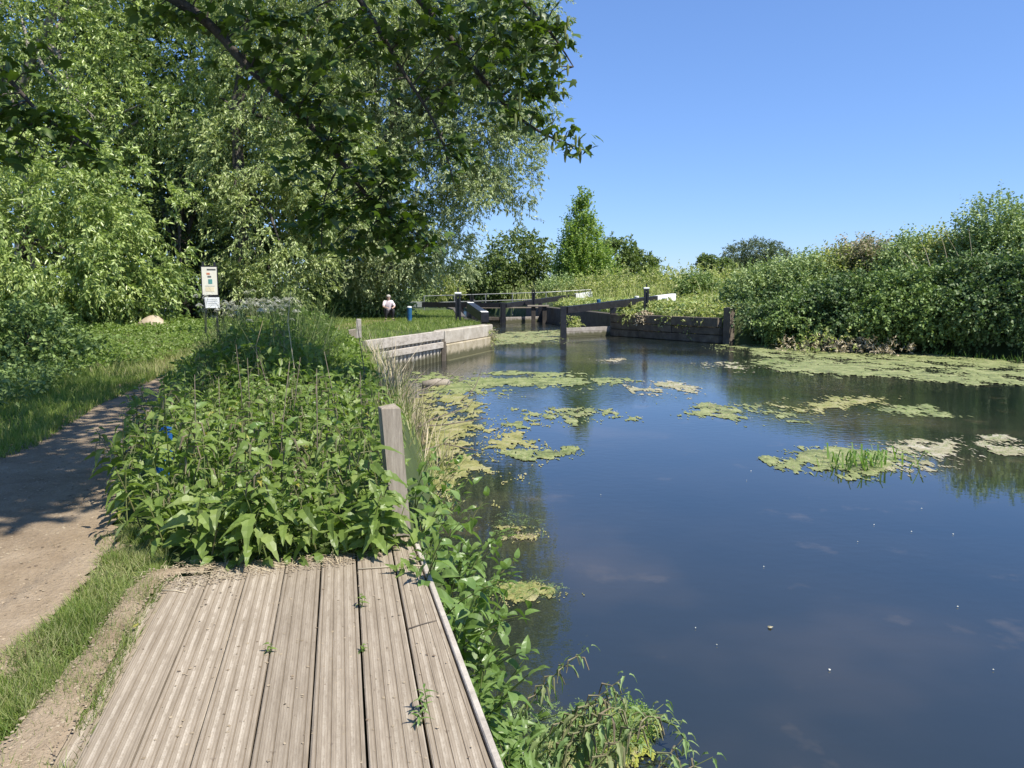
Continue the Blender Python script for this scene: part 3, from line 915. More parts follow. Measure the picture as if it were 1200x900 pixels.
# paddle gear posts
def paddle(px, pt, pf, Y, label, wid=.24, cap=True):
    f, tp = aty(px, pf, Y), aty(px, pt, Y)
    t_ = thing('paddle_gear', label, 'paddle gear', (f[0], Y, f[2]))
    h = tp[2] - f[2]
    hs = h * (.80 if cap else .9)
    for sx in (-1, 1):
        MB().box((sx * (wid / 2 - .04), 0, hs / 2 - .15), (.08, wid * .9, hs + .3), bev=.008).build('side_post', M['black'], t_)
    MB().box((0, 0, hs * .5), (wid - .165, wid * .5, hs * .7)).build('gear_box', M['black'], t_)
    if cap:
        MB().box((0, 0, hs + .045), (wid + .05, wid * 1.05, .09), bev=.02).build('cap', M['white'], t_)
    MB().bar((0, 0, hs - .1), (0, 0, h), .05, .06).build('rack', M['black'], t_)
    for q in range(4):
        MB().box((.035, 0, hs + .12 + q * .05), (.025, .05, .02)).build('tooth', M['black'], t_)
    MB().tube([(wid / 2, 0, hs * .72), (wid / 2 + .09, 0, hs * .72)], .022, 8).build('spindle', M['steel'], t_)
    return t_
paddle(537, 337, 376, 34.2, 'black paddle gear post with white cap on the left bank beside the folded gate')
paddle(757, 333, 362, 40.2, 'black paddle gear post with white cap in weeds on the right bank')
paddle(553, 344, 366, 58, 'uncapped dark paddle post left of the distant footbridge', .28, False)
paddle(625, 337, 362, 57.5, 'uncapped tall dark paddle post right of the distant footbridge centre', .26, False)

# handrail of the footbridge behind the far gates
hr = thing('footbridge_rail', 'thin pale handrail crossing behind the far lock gates', 'handrail')
HA, HB = aty(497, 347, 59.6), aty(640, 342.5, 60.6)
HC = aty(693, 339.5, 61.6)
def hp(px):
    if px <= 640:
        f = (px - 497) / 143
        return HA + (HB - HA) * f
    return HB + (HC - HB) * ((px - 640) / 53)
for zo in (0, -.52):
    MB().tube([hp(497) + (0, 0, zo), hp(568) + (0, 0, zo), hp(640) + (0, 0, zo), hp(693) + (0, 0, zo)], .032, 6).build('rail', M['steel'], hr)
for px in (497, 532, 568.5, 600, 640, 692):
    q = hp(px)
    MB().tube([q, (q[0], q[1], .45)], .036, 6).build('rail_post', M['steel'], hr)
MB().bar((hp(545)[0], hp(545)[1], 1.05), (hp(640)[0], hp(640)[1], 1.05), .45, .07).build('walkway_board', M['wood_grey'], hr)

# small timber platform on the right wall
pf = thing('timber_platform', 'small timber platform on posts beside the far right gate', 'platform', (1.9, 56.0, 0))
for i in range(3):
    MB().box((0, -.3 + i * .3, 1.27), (1.55, .28, .09), bev=.01).build('plank', M['wood_grey'], pf)
for x_ in (-.35, .45):
    MB().bar((x_, -.2, -.6), (x_, -.2, 1.22), .3, .25, .01).build('leg', M['wood_dark'], pf)

# blue bollards
def bollard(p, h, r, label, mat='blue', capm='white', group=None):
    t_ = thing('mooring_bollard', label, 'bollard', p)
    MB().lathe((0, 0, 0), [(r, -.25), (r, h * .86), (r * .96, h * .88)], 16).build('shaft', M[mat], t_, False)
    MB().lathe((0, 0, 0), [(r * .95, h * .881), (r * 1.02, h * .90), (r * .98, h * .97), (r * .55, h)], 16).build('top', M[capm], t_, False)
    return t_
q = aty(480, 375, 33.5)
bollard((q[0], q[1], q[2]), 16 * 33.5 / 900, .105, 'blue bollard with white top on the lawn below the level beam')
q = aty(778, 358, 43)
bollard((q[0], q[1], q[2] - .1), .50, .17, 'stout dark blue bollard in front of the white beam end', capm='blue')
q = aty(701.5, 357, 46)
bollard((q[0], q[1], q[2] - .1), .42, .12, 'small greenish blue bollard behind the middle of the near right beam', capm='blue')
q = aty(746, 355, 45)
bollard((q[0], q[1], q[2] - .1), .5, .14, 'low white topped bollard just left of the right paddle gear', mat='white_old')
q = aty(193, 560, 6.0)
bb = bollard((q[0], q[1], .93), aty(193, 500, 6.0)[2] - .93, .075, 'glossy bright blue bollard half hidden by nettles beside the path', 'bluegloss', 'bluegloss')

# support block under far left beam
blk = MB().box((0, 0, .28), (.42, .35, .56), bev=.03).build('support_block', M['concrete'], None, loc=(aty(477, 366, 59)[0], 59, .72))
tag(blk, 'pale stone block under the end of the level beam', 'block')

# ------------------------------------------------------------------ information board
SB = aty(249, 400, 22.6)
sg = thing('information_sign', 'tall information panel on black posts with a white notice below', 'sign', (SB[0], SB[1], th(SB[0], SB[1])), R(16))
gz = sg.location.z
def sz(py):
    return aty(249, py, 22.6)[2] - gz
zt_, zb_ = sz(313), sz(345.5)
for x_, y_ in ((-.165, .0), (.15, .06)):
    MB().bar((x_, y_ + .03, -.3), (x_, y_ + .03, sz(307)), .06, .06, .006).build('post', M['black'], sg)
MB().box((0, 0, (zt_ + zb_) / 2 - .05), (.46, .03, zt_ - zb_ + .16), bev=.006).build('backing_panel', M['black'], sg)
pn = MB().box((0, -.022, (zt_ + zb_) / 2), (.41, .012, zt_ - zb_), bev=.003).build('panel', flat('cream_panel', (.72, .68, .55), .5, .05), sg)
hh = zt_ - zb_
def plate(nm, cx, fz, wx, hz, c):
    MB().box((cx, -.030, zt_ - fz * hh), (wx, .004, hz * hh)).build(nm, flat('print_' + nm, c, .5, .1), pn)
plate('title_strip', .06, .09, .24, .055, (.10, .10, .09))
plate('picture', -.03, .24, .09, .07, (.55, .20, .10))
plate('picture', .0, .345, .10, .06, (.12, .13, .13))
plate('picture', .02, .52, .11, .17, (.10, .27, .24))
plate('picture', .0, .80, .24, .16, (.70, .60, .40))
plate('text_lines', .0, .68, .26, .015, (.35, .33, .28))
nz = (sz(348.5) + sz(361)) / 2
nt_ = MB().box((.045, -.024, nz), (.40, .012, sz(348.5) - sz(361)), bev=.003).build('notice', M['white'], sg)
for i in range(4):
    MB().box((.045, -.032, nz + .09 - i * .05), (.27, .003, .012)).build('text_lines', flat('print_notice', (.45, .45, .45), .5, .1), nt_)

# heap of sandy earth by the trees
q = aty(178, 380, 25.5)
mb = MB()
rr = random.Random(2)
prof = [(.55, -.3), (.5, .0), (.38, .14), (.22, .24), (.07, .28)]
mb.lathe((0, 0, 0), prof, 16)
V = [(v[0] * (1 + .25 * (fbm(np.array([v[0] * 3.]), np.array([v[1] * 3. + v[2]]), 4)[0] - .5) * 2), v[1] * .8, v[2] * (.85 + .3 * math.sin(v[0] * 3 + 1))) for v in mb.v]
tag(obj('earth_heap', new_mesh('earth_heap', V, mb.f, smooth=True), M['sand'], None, (q[0], q[1], th(q[0], q[1]) + .3)), 'heap of pale sandy earth under the willows by the sign', 'heap')
# pale log in the shallows
q = at(512, 452, .0)
lg = MB().tube([(-.35, -.1, .03), (0, 0, .07), (.3, .12, .05)], [.10, .12, .10], 9).build('driftwood', M['wood_grey'], None, True, loc=tuple(q))
tag(lg, 'grey lump of driftwood stranded in the algae below the piled bank', 'driftwood')

# ------------------------------------------------------------------ person crouching on the lawn
def skinned(name, pts, edges, radii, m, parent, root=0, sub=1):
    me = bpy.data.meshes.new(name)
    me.from_pydata(pts, edges, [])
    o = bpy.data.objects.new(name, me)
    COL.objects.link(o)
    sk = o.modifiers.new('s', 'SKIN')
    for i, r_ in enumerate(radii):
        me.skin_vertices[0].data[i].radius = (r_, r_)
    me.skin_vertices[0].data[root].use_root = True
    sb = o.modifiers.new('d', 'SUBSURF'); sb.levels = sb.render_levels = sub
    dg = bpy.context.evaluated_depsgraph_get()
    nm = bpy.data.meshes.new_from_object(o.evaluated_get(dg))
    bpy.data.objects.remove(o)
    nm.name = name
    for pl in nm.polygons:
        pl.use_smooth = True
    nm.materials.clear()
    return obj(name, nm, m, parent)
skin = flat('skin', (.52, .34, .26), .55, .06)
cloth_p = flat('pale_pink_cotton', (.66, .56, .58), .85, .1)
cloth_d = flat('dark_trousers', (.035, .035, .042), .85, .2)
q = aty(455, 381, 35.5)
pe = thing('person', 'person in a pale pink shirt and dark trousers crouching on the grass path', 'person', (q[0], q[1], th(q[0], q[1])), R(200))
J = dict(pel=(0, 0, .40), wa=(0, .04, .56), ch=(0, .10, .76), nk=(0, .15, .90), hb=(0, .17, .97), hd=(0, .18, 1.04), ht=(0, .17, 1.12))
for s_, q_ in (('l', -1), ('r', 1)):
    J.update({s_ + 'hip': (q_ * .10, .02, .38), s_ + 'kn': (q_ * .17, .40, .50), s_ + 'an': (q_ * .15, .22, .09), s_ + 'to': (q_ * .17, .40, .04),
              s_ + 'sh': (q_ * .18, .11, .83), s_ + 'el': (q_ * .26, .26, .62), s_ + 'wr': (q_ * .14, .46, .58), s_ + 'ha': (q_ * .10, .53, .57)})
names = list(J)
E = [('pel', 'wa'), ('wa', 'ch'), ('ch', 'nk'), ('nk', 'hb'), ('hb', 'hd'), ('hd', 'ht')]
for s_ in 'lr':
    E += [('pel', s_ + 'hip'), (s_ + 'hip', s_ + 'kn'), (s_ + 'kn', s_ + 'an'), (s_ + 'an', s_ + 'to'), ('ch', s_ + 'sh'), (s_ + 'sh', s_ + 'el'), (s_ + 'el', s_ + 'wr'), (s_ + 'wr', s_ + 'ha')]
RD = dict(pel=.13, wa=.115, ch=.13, nk=.055, hb=.065, hd=.095, ht=.06, hip=.09, kn=.06, an=.042, to=.035, sh=.065, el=.042, wr=.03, ha=.035)
def rad(nm):
    return RD.get(nm, RD.get(nm[1:], .05))
body = skinned('body', [J[n_] for n_ in names], [(names.index(a), names.index(b_)) for a, b_ in E], [rad(n_) for n_ in names], skin, pe)
def cloth(nm, keys, edges, grow, m):
    skinned(nm, [J[k_] for k_ in keys], [(keys.index(a), keys.index(b_)) for a, b_ in edges], [rad(k_) + grow for k_ in keys], m, pe)
cloth('shirt', ['wa', 'ch', 'lsh', 'rsh', 'lel', 'rel', 'pel', 'nk'], [('pel', 'wa'), ('wa', 'ch'), ('ch', 'nk'), ('ch', 'lsh'), ('ch', 'rsh'), ('lsh', 'lel'), ('rsh', 'rel')], .03, cloth_p)
cloth('trousers', ['pel', 'lhip', 'rhip', 'lkn', 'rkn', 'lan', 'ran'], [('pel', 'lhip'), ('pel', 'rhip'), ('lhip', 'lkn'), ('rhip', 'rkn'), ('lkn', 'lan'), ('rkn', 'ran')], .022, cloth_d)
for q_ in (-1, 1):
    MB().box((q_ * .165, .32, .035), (.10, .27, .085), bev=.03).build('shoe', M['black'], pe)
    for k_ in range(4):
        MB().tube([(q_ * (.085 + .013 * k_), .55, .575), (q_ * (.08 + .013 * k_), .60 + .006 * (k_ % 2), .565), (q_ * (.075 + .011 * k_), .625, .545)], [.009, .008, .006], 6).build('finger', skin, body, True)
    MB().tube([(q_ * .075, .53, .585), (q_ * .05, .56, .59), (q_ * .045, .585, .585)], [.01, .009, .007], 6).build('thumb', skin, body, True)
    MB().tube([(q_ * .098, .165, 1.06), (q_ * .108, .16, 1.035)], [.018, .012], 6).build('ear', skin, body, True)
MB().lathe((0, .165, 1.055), [(.098, 0), (.103, .03), (.092, .075), (.055, .11), (.015, .122)], 14).build('hair', flat('hair', (.42, .38, .34), .7, .2), pe, True)
MB().tube([(0, .265, 1.055), (0, .288, 1.03), (0, .27, 1.02)], [.012, .018, .01], 6).build('nose', skin, body, True)

# ------------------------------------------------------------------ trees of the left bank
tree('osier_bush', 'bright green osier willow nearest the path on the far left', 'tree', (-17.5, 27.5, 1.0),
     [lobe(30, 215, 27, 95, 75), lobe(120, 235, 26.6, 75, 70), lobe(60, 300, 26, 120, 65), lobe(150, 290, 26.3, 55, 55), lobe(-60, 260, 26.5, 80, 110), lobe(120, 335, 25.8, 70, 32), lobe(20, 345, 25.6, 60, 28)],
     760, 9, 12, T_WIL, .185, 'osier', L=.5, droop=.5, trunk_r=.22, limbs=10, seed=1, spread=.8, shell=.6, sig=.085, gap=.46, gf=1.3)
tree('willow_tree', 'tall yellow green willow with pale trunk in the top left corner', 'tree', (-21, 33.5, 1.1),
     [lobe(120, 90, 33, 90, 60), lobe(60, 40, 33, 80, 60), lobe(200, 60, 33, 70, 60), lobe(230, 130, 32, 60, 45), lobe(150, 150, 32, 70, 35), lobe(0, 110, 33, 60, 60), lobe(60, -90, 34, 150, 90), lobe(-120, 60, 34, 110, 170), lobe(200, -70, 34, 110, 90)],
     900, 8, 12, T_WIL, .19, 'osier', L=.6, droop=.35, bark='bark_pale', trunk_r=.42, limbs=14, seed=2, spread=.8, shell=.5, sig=.10, gap=.36, gf=.9)
tree('willow_tree', 'shaded willow with hanging foliage right of the information sign', 'tree', (-11.0, 31, 1.0),
     [lobe(300, 190, 31, 70, 60), lobe(345, 250, 30, 55, 70), lobe(290, 270, 30, 48, 60), lobe(340, 320, 30, 48, 38), lobe(290, 335, 29.5, 40, 25), lobe(390, 200, 32, 60, 70), lobe(330, 110, 32, 80, 60), lobe(245, 190, 31.5, 40, 60), lobe(350, -20, 33, 120, 100)],
     950, 8, 12, T_WIL, .175, 'willow', L=.6, droop=.5, trunk_r=.34, limbs=12, seed=3, spread=.7, shell=.55, sig=.10, gap=.38, gf=.9)
tree('white_willow', 'large silvery white willow leaning over the river before the lock', 'tree', (-6.6, 40.5, 1.0),
     [lobe(455, 312, 38, 42, 16), lobe(495, 308, 39, 30, 14), lobe(540, 130, 38.5, 65, 70), lobe(585, 170, 38, 44, 55), lobe(560, 235, 37.5, 50, 40), lobe(500, 190, 38, 60, 60), lobe(450, 240, 38, 55, 60), lobe(420, 300, 37.5, 45, 42), lobe(480, 290, 37.5, 45, 40),
      lobe(530, 290, 37.5, 28, 32), lobe(600, 90, 38.5, 50, 55), lobe(620, 215, 38, 14, 26), lobe(545, 45, 39, 80, 60), lobe(460, 110, 39.5, 80, 80), lobe(615, 25, 39, 45, 40), lobe(530, -80, 39.5, 110, 90), lobe(400, 30, 40, 80, 90)],
     2700, 8, 12, T_WIL, .175, 'willow2', L=.6, droop=.35, bark='bark_pale', trunk_r=.5, limbs=16, seed=4, spread=.7, shell=.4, sig=.10, twig=.006, gap=.37, gf=.9)
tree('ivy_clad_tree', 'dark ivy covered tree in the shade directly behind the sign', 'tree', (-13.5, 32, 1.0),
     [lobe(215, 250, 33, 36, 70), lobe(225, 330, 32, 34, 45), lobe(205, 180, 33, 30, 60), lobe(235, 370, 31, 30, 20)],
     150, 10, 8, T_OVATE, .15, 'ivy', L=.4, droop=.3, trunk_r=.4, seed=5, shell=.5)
tree('hazel_bush', 'shady bush hanging over dark hollows at the left edge of the towpath clearing', 'shrub', (-13.5, 27.3, 1.0),
     [lobe(175, 345, 27.5, 45, 28), lobe(130, 365, 27, 40, 16)], 60, 9, 8, T_OVATE, .16, 'hawthorn', L=.5, droop=.4, trunk_r=.08, limbs=5, seed=6)
# trees further back, all along the left
for i, (px, D, w_, h_, lab) in enumerate(((-60, 46, 130, 250, 'tall dark tree behind the willow in the top left corner'), (120, 47, 120, 220, 'tall dark tree filling the gap behind the osier'),
                                          (260, 48, 110, 250, 'tall dark tree behind the information sign'), (390, 50, 80, 200, 'dark tree rising behind the white willow'))):
    c0 = aty(px, 360, D)
    tree('woodland_tree', lab, 'tree', (c0[0], D, 1.0), [lobe(px, 340 - h_ * .45, D, w_ * .6, h_ * .5), lobe(px - 20, 340 - h_ * 1.0, D, w_ * .6, h_ * .5), lobe(px + 10, 340 - h_ * 1.5, D, w_ * .5, h_ * .3), lobe(px + 25, 300, D, w_ * .5, 55)],
         560, 8, 8, T_OVATE, .30, 'oak', L=.8, droop=.3, trunk_r=.4, seed=10 + i, shell=.4, group='woodland trees behind the willows', lift=.2)
for i, (px, py, D, rx, ry, mt, lab) in enumerate(((446, 347, 39, 28, 13, 'elder', 'light green bush behind the crouching person'), (480, 326, 66, 24, 22, 'elder', 'yellowish bush behind the level beam end'),
                                           (515, 330, 68, 20, 20, 'weed', 'pale leafy bush at the left end of the footbridge rail'), (405, 350, 44, 28, 18, 'hawthorn', 'dark green bush left of the crouching person'),
                                           (355, 352, 38, 30, 18, 'hawthorn', 'green bush at the foot of the shaded willow'), (300, 365, 33, 35, 14, 'bramble', 'low bramble bush right of the sign posts'))):
    c0 = aty(px, 372, D)
    tree('bush', lab, 'shrub', (c0[0], D, th(c0[0], D)), [lobe(px, py, D, rx, ry), lobe(px + rx * .5, py + 6, D - .5, rx * .6, ry * .7)], 60, 8, 8, T_OVATE, .17, mt, L=.5, droop=.3, trunk_r=.06, limbs=5, seed=30 + i)

# ------------------------------------------------------------------ distant trees beyond the lock
tree('round_tree', 'rounded dark green tree beyond the left end of the footbridge', 'tree', (-.3, 82, 1.2),
     [lobe(605, 305, 82, 38, 30), lobe(585, 325, 81, 34, 22), lobe(630, 320, 82, 20, 24), lobe(612, 340, 80, 40, 14)], 300, 8, 7, T_OVATE, .32, 'oak', L=.8, trunk_r=.35, seed=40, shell=.5, sig=.10)
tree('round_tree', 'lower dark tree filling the gap left of the rounded tree', 'tree', (-5.4, 84, 1.2),
     [lobe(548, 328, 84, 22, 20), lobe(560, 338, 83, 26, 14), lobe(520, 335, 86, 24, 18)], 150, 8, 7, T_OVATE, .32, 'oak', L=.8, trunk_r=.25, seed=41, shell=.5)
PB = aty(684, 340, 76)
tree('poplar_tree', 'pointed bright green poplar standing above the lock', 'tree', (PB[0], 76, 1.4),
     [lobe(683, 238, 76, 6, 14), lobe(682, 258, 76, 11, 20), lobe(681, 280, 76, 19, 22), lobe(684, 302, 76, 27, 22), lobe(688, 322, 76, 31, 18), lobe(668, 320, 76, 18, 18)], 330, 8, 7, T_OVATE, .26, 'poplar',
     L=.75, droop=-.35, trunk_r=.3, seed=42, shell=.35, sig=.13, lift=1.3)
tree('round_tree', 'broad dark tree just right of the pointed poplar', 'tree', (11.5, 80, 1.6),
     [lobe(722, 303, 80, 24, 22), lobe(748, 312, 80, 18, 20), lobe(735, 325, 79, 32, 14)], 220, 8, 7, T_OVATE, .30, 'oak', L=.8, trunk_r=.3, seed=43, shell=.5, sig=.10)
tree('grey_sallow', 'grey green rounded sallow on the skyline behind the right bank', 'tree', (31, 98, 2.2),
     [lobe(884, 298, 98, 30, 14), lobe(865, 303, 98, 16, 13), lobe(908, 304, 98, 16, 12), lobe(880, 318, 96, 34, 10)], 240, 8, 7, T_LANCE, .40, 'sallow', L=.8, trunk_r=.3, seed=44, shell=.5, sig=.10)
tree('small_thorn', 'small dark thorn tree on the skyline left of the grey sallow', 'tree', (23, 90, 2.2),
     [lobe(829, 308, 90, 9, 9), lobe(845, 312, 91, 13, 6)], 80, 8, 7, T_OVATE, .26, 'oak', L=.5, trunk_r=.12, seed=45, sig=.12)
# bushes between lock and hedge
for i, (px, py, D, rx, ry, mt, lab) in enumerate(((818, 337, 52, 22, 9, 'hawthorn', 'small dark bush on the slope right of the white beam end'), (872, 345, 41, 20, 12, 'elder', 'light green bush at the head of the timber pile'),
                                                  (790, 331, 62, 40, 8, 'weed', 'pale green thicket on the slope above the right paddle gear'), (720, 334, 66, 40, 10, 'weed', 'pale green thicket above the far right beam'), (850, 330, 60, 26, 8, 'weed', 'pale green thicket right of the small dark bush'),
                                                  (655, 338, 68, 22, 9, 'elder', 'bright bush below the pointed poplar'))):
    c0 = aty(px, 345, D)
    tree('bush', lab, 'shrub', (c0[0], D, th(c0[0], D)), [lobe(px, py, D, rx, ry), lobe(px - rx * .4, py + 4, D - .6, rx * .6, ry * .7)], 90, 8, 8, T_OVATE, .17, mt, L=.5, droop=.1, trunk_r=.06, limbs=5, seed=50 + i, lift=.5)

# ------------------------------------------------------------------ thicket of the right bank
RB = [(908, 33.6, 346, 'bramble', 'dark bramble bush beside the brown timber pile'), (945, 32.6, 338, 'hawthorn', 'second bush from the timber pile along the right bank'), (990, 31.4, 330, 'bramble', 'glossy bramble bush behind the left tip of the dry weed heap'),
      (1042, 30.4, 328, 'hawthorn', 'green hawthorn bush overhanging the right algae raft'), (1098, 29.6, 320, 'hawthorn', 'yellowish green hawthorn left of the tall elder on the right bank'), (1152, 28.6, 306, 'bramble', 'dark glossy bush under the tall elder at right'),
      (1212, 27.6, 300, 'bramble', 'dark bush cut by the right edge of the picture')]
for i, (px, D, ty, mt, lab) in enumerate(RB):
    c0 = aty(px, 395, D + 1.2)
    hgt = 404 - ty
    tree('bank_bush', lab, 'shrub', (c0[0], D + 1.2, max(.1, th(c0[0], D + 1.2))),
         [lobe(px, ty + hgt * .28, D + .6, 36, hgt * .30), lobe(px - (8 if i else -4), ty + hgt * .56, D - .3, 36 if i else 28, hgt * .30), lobe(px + 10, ty + hgt * .82, D + 1.0, 35, hgt * .22)],
         330, 10, 8, T_ROUND, .125, mt, L=.5, droop=.35, trunk_r=.09, limbs=8, seed=60 + i, shell=.45, sig=.12, gap=.40, gf=1.1)
RB2 = [(902, 38, 324, 'elder', 'light bush behind the bramble at the timber pile'), (940, 37, 310, 'elder', 'tall light green elder spray above the left half of the thicket'), (985, 37, 303, 'weed', 'pale willow herb crown in the middle of the thicket'), (1012, 36.5, 288, 'brownleaf', 'brownish pink fading bush on top of the thicket'),
       (1062, 34.5, 286, 'elder', 'sprays of elder above the hawthorn on the right bank'), (1110, 33.5, 282, 'weed', 'pale grassy topped bush left of the tall elder'), (1163, 32, 242, 'elder', 'tall airy elder reaching highest on the right bank'), (1225, 31.5, 246, 'elder', 'tall elder cut by the right picture edge')]
for i, (px, D, ty, mt, lab) in enumerate(RB2):
    c0 = aty(px, 390, D)
    hgt = 352 - ty
    rxx = 22 if mt == 'brownleaf' else 34
    tree('bank_bush', lab, 'shrub', (c0[0], D, th(c0[0], D)),
         [lobe(px, ty + hgt * .32, D, rxx * .75, hgt * .33), lobe(px + 4, ty + hgt * .65, D - .3, rxx, hgt * .4)] if mt != 'brownleaf' else [lobe(px, ty + 16, D, 22, 11), lobe(px + 4, ty + 40, D - .3, 18, 22)],
         190, 7, 8, T_OVATE, .14, mt, L=.7, droop=-.1, trunk_r=.08, limbs=9, seed=70 + i, shell=.3, sig=.15, lift=.8, twig=.006)
# bare stalks leaning out of the thicket at right
for i in range(7):
    px = (1078, 1090, 1112, 1133, 1139, 1160, 1184)[i]
    a = aty(px, 320 + random.uniform(-10, 15), 29.6); b_ = aty(px - 12 + random.uniform(-20, 14), 262 + random.uniform(0, 40), 30.5)
    mbs = MB().tube([Vector(a) - Vector(a), (Vector(b_) - Vector(a)) * .5 + Vector((.04, 0, .03)), Vector(b_) - Vector(a)], [.011, .008, .004], 5)
    tag(mbs.build('dead_stalk', M['straw'], None, loc=tuple(a)), 'pale dead stalk leaning out of the right bank thicket', 'stalk', 'dead stalks leaning out of the right thicket')

# ------------------------------------------------------------------ sycamore over the path
def bez(pts, n=7):
    P = [Vector(tuple(map(float, p))) for p in pts]
    out = []
    for i in range(len(P) - 1):
        p0, p1, p2, p3 = P[max(i - 1, 0)], P[i], P[i + 1], P[min(i + 2, len(P) - 1)]
        for k in range(n):
            t = k / n
            out.append(.5 * ((2 * p1) + (p2 - p0) * t + (2 * p0 - 5 * p1 + 4 * p2 - p3) * t * t + (3 * p1 - p0 - 3 * p2 + p3) * t ** 3))
    return out + [P[-1]]
SY = (-9.2, 7.5, .9)
syc = thing('sycamore_tree', 'dark sycamore whose leafy boughs hang across the top of the view', 'tree', SY)
syo = Vector(SY)
def sbough(nm, pts, r0, r1, n=7):
    B = bez(pts)
    MB().tube([p - syo for p in B], [r0 + (r1 - r0) * (i / (len(B) - 1)) ** .7 for i in range(len(B))], n, False).build(nm, M['bark'], syc, True)
    return B
sbough('trunk', [(-9.2, 7.5, .5), (-9.1, 7.6, 3), (-8.8, 7.8, 5.5), (-8.4, 8, 8.5), (-8.2, 8.2, 12)], .42, .12, 10)
hub = (-8.8, 7.8, 5.6)
B1 = sbough('bough', [hub, (-6, 8, 6.6), aty(200, -4, 8.6), aty(293, 80, 8.7), aty(383, 167, 8.9), aty(440, 240, 9), aty(505, 285, 9.1)], .10, .012)
B2 = sbough('bough', [(-8.5, 8, 8), (-5, 8.4, 7.8), aty(400, -110, 9), aty(490, -2, 9.4), aty(587, 117, 9.8), aty(634, 155, 9.8), aty(690, 178, 9.8)], .10, .005)
B3 = sbough('bough', [(-8.5, 8, 8), (-5, 8.2, 7.4), aty(360, -70, 8.8), aty(425, 5, 8.9), aty(470, 80, 9), aty(512, 150, 9), aty(532, 215, 9)], .075, .006)
B4 = sbough('bough', [(-8.3, 8, 9), (-4, 8.8, 8.6), aty(520, -120, 9.6), aty(590, -25, 9.8), aty(645, 38, 9.9), aty(672, 78, 9.9)], .08, .006)
B5 = sbough('bough', [hub, (-7, 7.7, 5.8), aty(-30, 60, 7.8), aty(50, 135, 7.9), aty(115, 178, 8)], .06, .006)
B6 = sbough('bough', [B1[30], aty(381, 230, 9), aty(376, 300, 9)], .016, .005)
B7 = sbough('bough', [(-8.5, 8, 7), (-5, 6.5, 8), (-2, 5.5, 7.7), (.2, 5.0, 7.2)], .09, .01)
B8 = sbough('bough', [(-8.5, 8, 7), (-6, 11, 8.6), (-3, 13, 8.6)], .09, .01)
SL_ = [(250, 8, 8.5, 70, 26, 60), (330, 22, 8.6, 70, 26, 90), (300, 75, 8.7, 45, 25, 40), (355, 95, 8.6, 50, 38, 110), (390, 145, 8.7, 46, 34, 120), (430, 195, 8.8, 48, 32, 110), (440, 240, 8.9, 60, 32, 150), (475, 275, 9, 48, 26, 130), (385, 255, 8.9, 34, 30, 70),
       (405, 290, 9, 34, 14, 45), (420, 40, 8.8, 60, 42, 120), (470, 90, 8.9, 44, 36, 60), (515, 30, 9.1, 62, 34, 130), (560, 70, 9.3, 45, 38, 90), (590, 25, 9.6, 52, 36, 140), (640, 35, 9.8, 32, 30, 70), (620, 85, 9.6, 42, 28, 80), (600, 125, 9.6, 40, 22, 50),
       (645, 118, 9.8, 28, 22, 50), (655, 155, 9.8, 24, 12, 26), (682, 172, 9.8, 12, 10, 12), (520, 120, 9, 34, 40, 36), (535, 180, 9, 32, 28, 60), (495, 165, 9, 22, 20, 24), (350, 200, 8.8, 30, 18, 36),
       (10, 130, 7.8, 34, 40, 70), (60, 150, 7.9, 40, 22, 70), (110, 178, 8, 25, 16, 30), (20, 70, 7.8, 30, 30, 30), (0, 178, 7.6, 20, 18, 20), (180, 12, 8.5, 40, 16, 30)]
rng = np.random.default_rng(77)
PS = []
for px, py, D, rx, ry, n_ in SL_:
    c_, r_ = lobe(px, py, D, rx, ry, 1.0)
    n_ = int(n_ * (1.35 if (py > 130 and 340 < px < 500) else 1.2))
    nc = max(3, n_ // 6)                       # leaves sit in tiers at twig ends
    cc = c_ + randdir(nc, rng) * r_ * (rng.random((nc, 1)) ** .45)
    PS.append(np.repeat(cc, 6, 0) + rng.normal(size=(nc * 6, 3)) * np.array([.11, .11, .035]))
nvis = sum(len(p) for p in PS)
for c_, r_, n_ in (((.0, 3.6, 7.1), (.7, .7, .7), 550), ((-.2, 4.4, 7.2), (.7, .7, .7), 450), ((-.6, 3.95, 7.1), (1.0, .75, .8), 700), ((-1.9, 3.9, 7.3), (1.5, .9, .9), 1200), ((-3.8, 3.8, 7.5), (1.6, .9, .9), 1000), ((-1.7, 4.9, 7.2), (1.4, 1.1, .9), 1300), ((-3.2, 4.8, 7.4), (1.4, 1.2, .9), 900), ((-.2, 8.9, 7.8), (2.4, 2.1, 1.0), 2100), ((-3.7, 7.6, 8.1), (2.0, 1.8, 1.0), 1500), ((-.6, 5.0, 7.1), (1.0, .9, .8), 700), ((-1.3, 6.6, 7.2), (1.6, 1.3, .9), 1100), ((-3.4, 6.2, 7.4), (2.3, 1.8, 1.2), 1500), ((-2.6, 9.6, 7.9), (2.8, 2.2, 1.2), 1900), ((-6, 8.5, 8.5), (3, 3.2, 1.8), 1500), ((-4.9, 12.2, 8.7), (2.2, 1.8, 1.2), 900), ((-8.4, 8, 11.5), (3.2, 3.2, 2), 700)):
    PS.append(np.array(c_) + np.array([0, -.7 if c_[2] < 8 else -.4, 0]) + randdir(n_, rng) * np.array(r_) * (rng.random((n_, 1)) ** .4))
PS = np.concatenate(PS)
n_ = len(PS)
az = rng.uniform(0, 2 * math.pi, n_)
dl = np.stack([np.cos(az), np.sin(az), rng.normal(-.45, .35, n_)], 1)
up = nrm(np.array([0, 0, 1.0]) + rng.normal(size=(n_, 3)) * .45)
BS = basis(nrm(dl), up)
SZ = rng.uniform(.10, .20, n_)
lf = [new_mesh('leaf', T_PALM[0] * s, tri=T_PALM[1]) for s in (.12, .145, .175)]
pick = rng.choice(nvis, 300, replace=False)
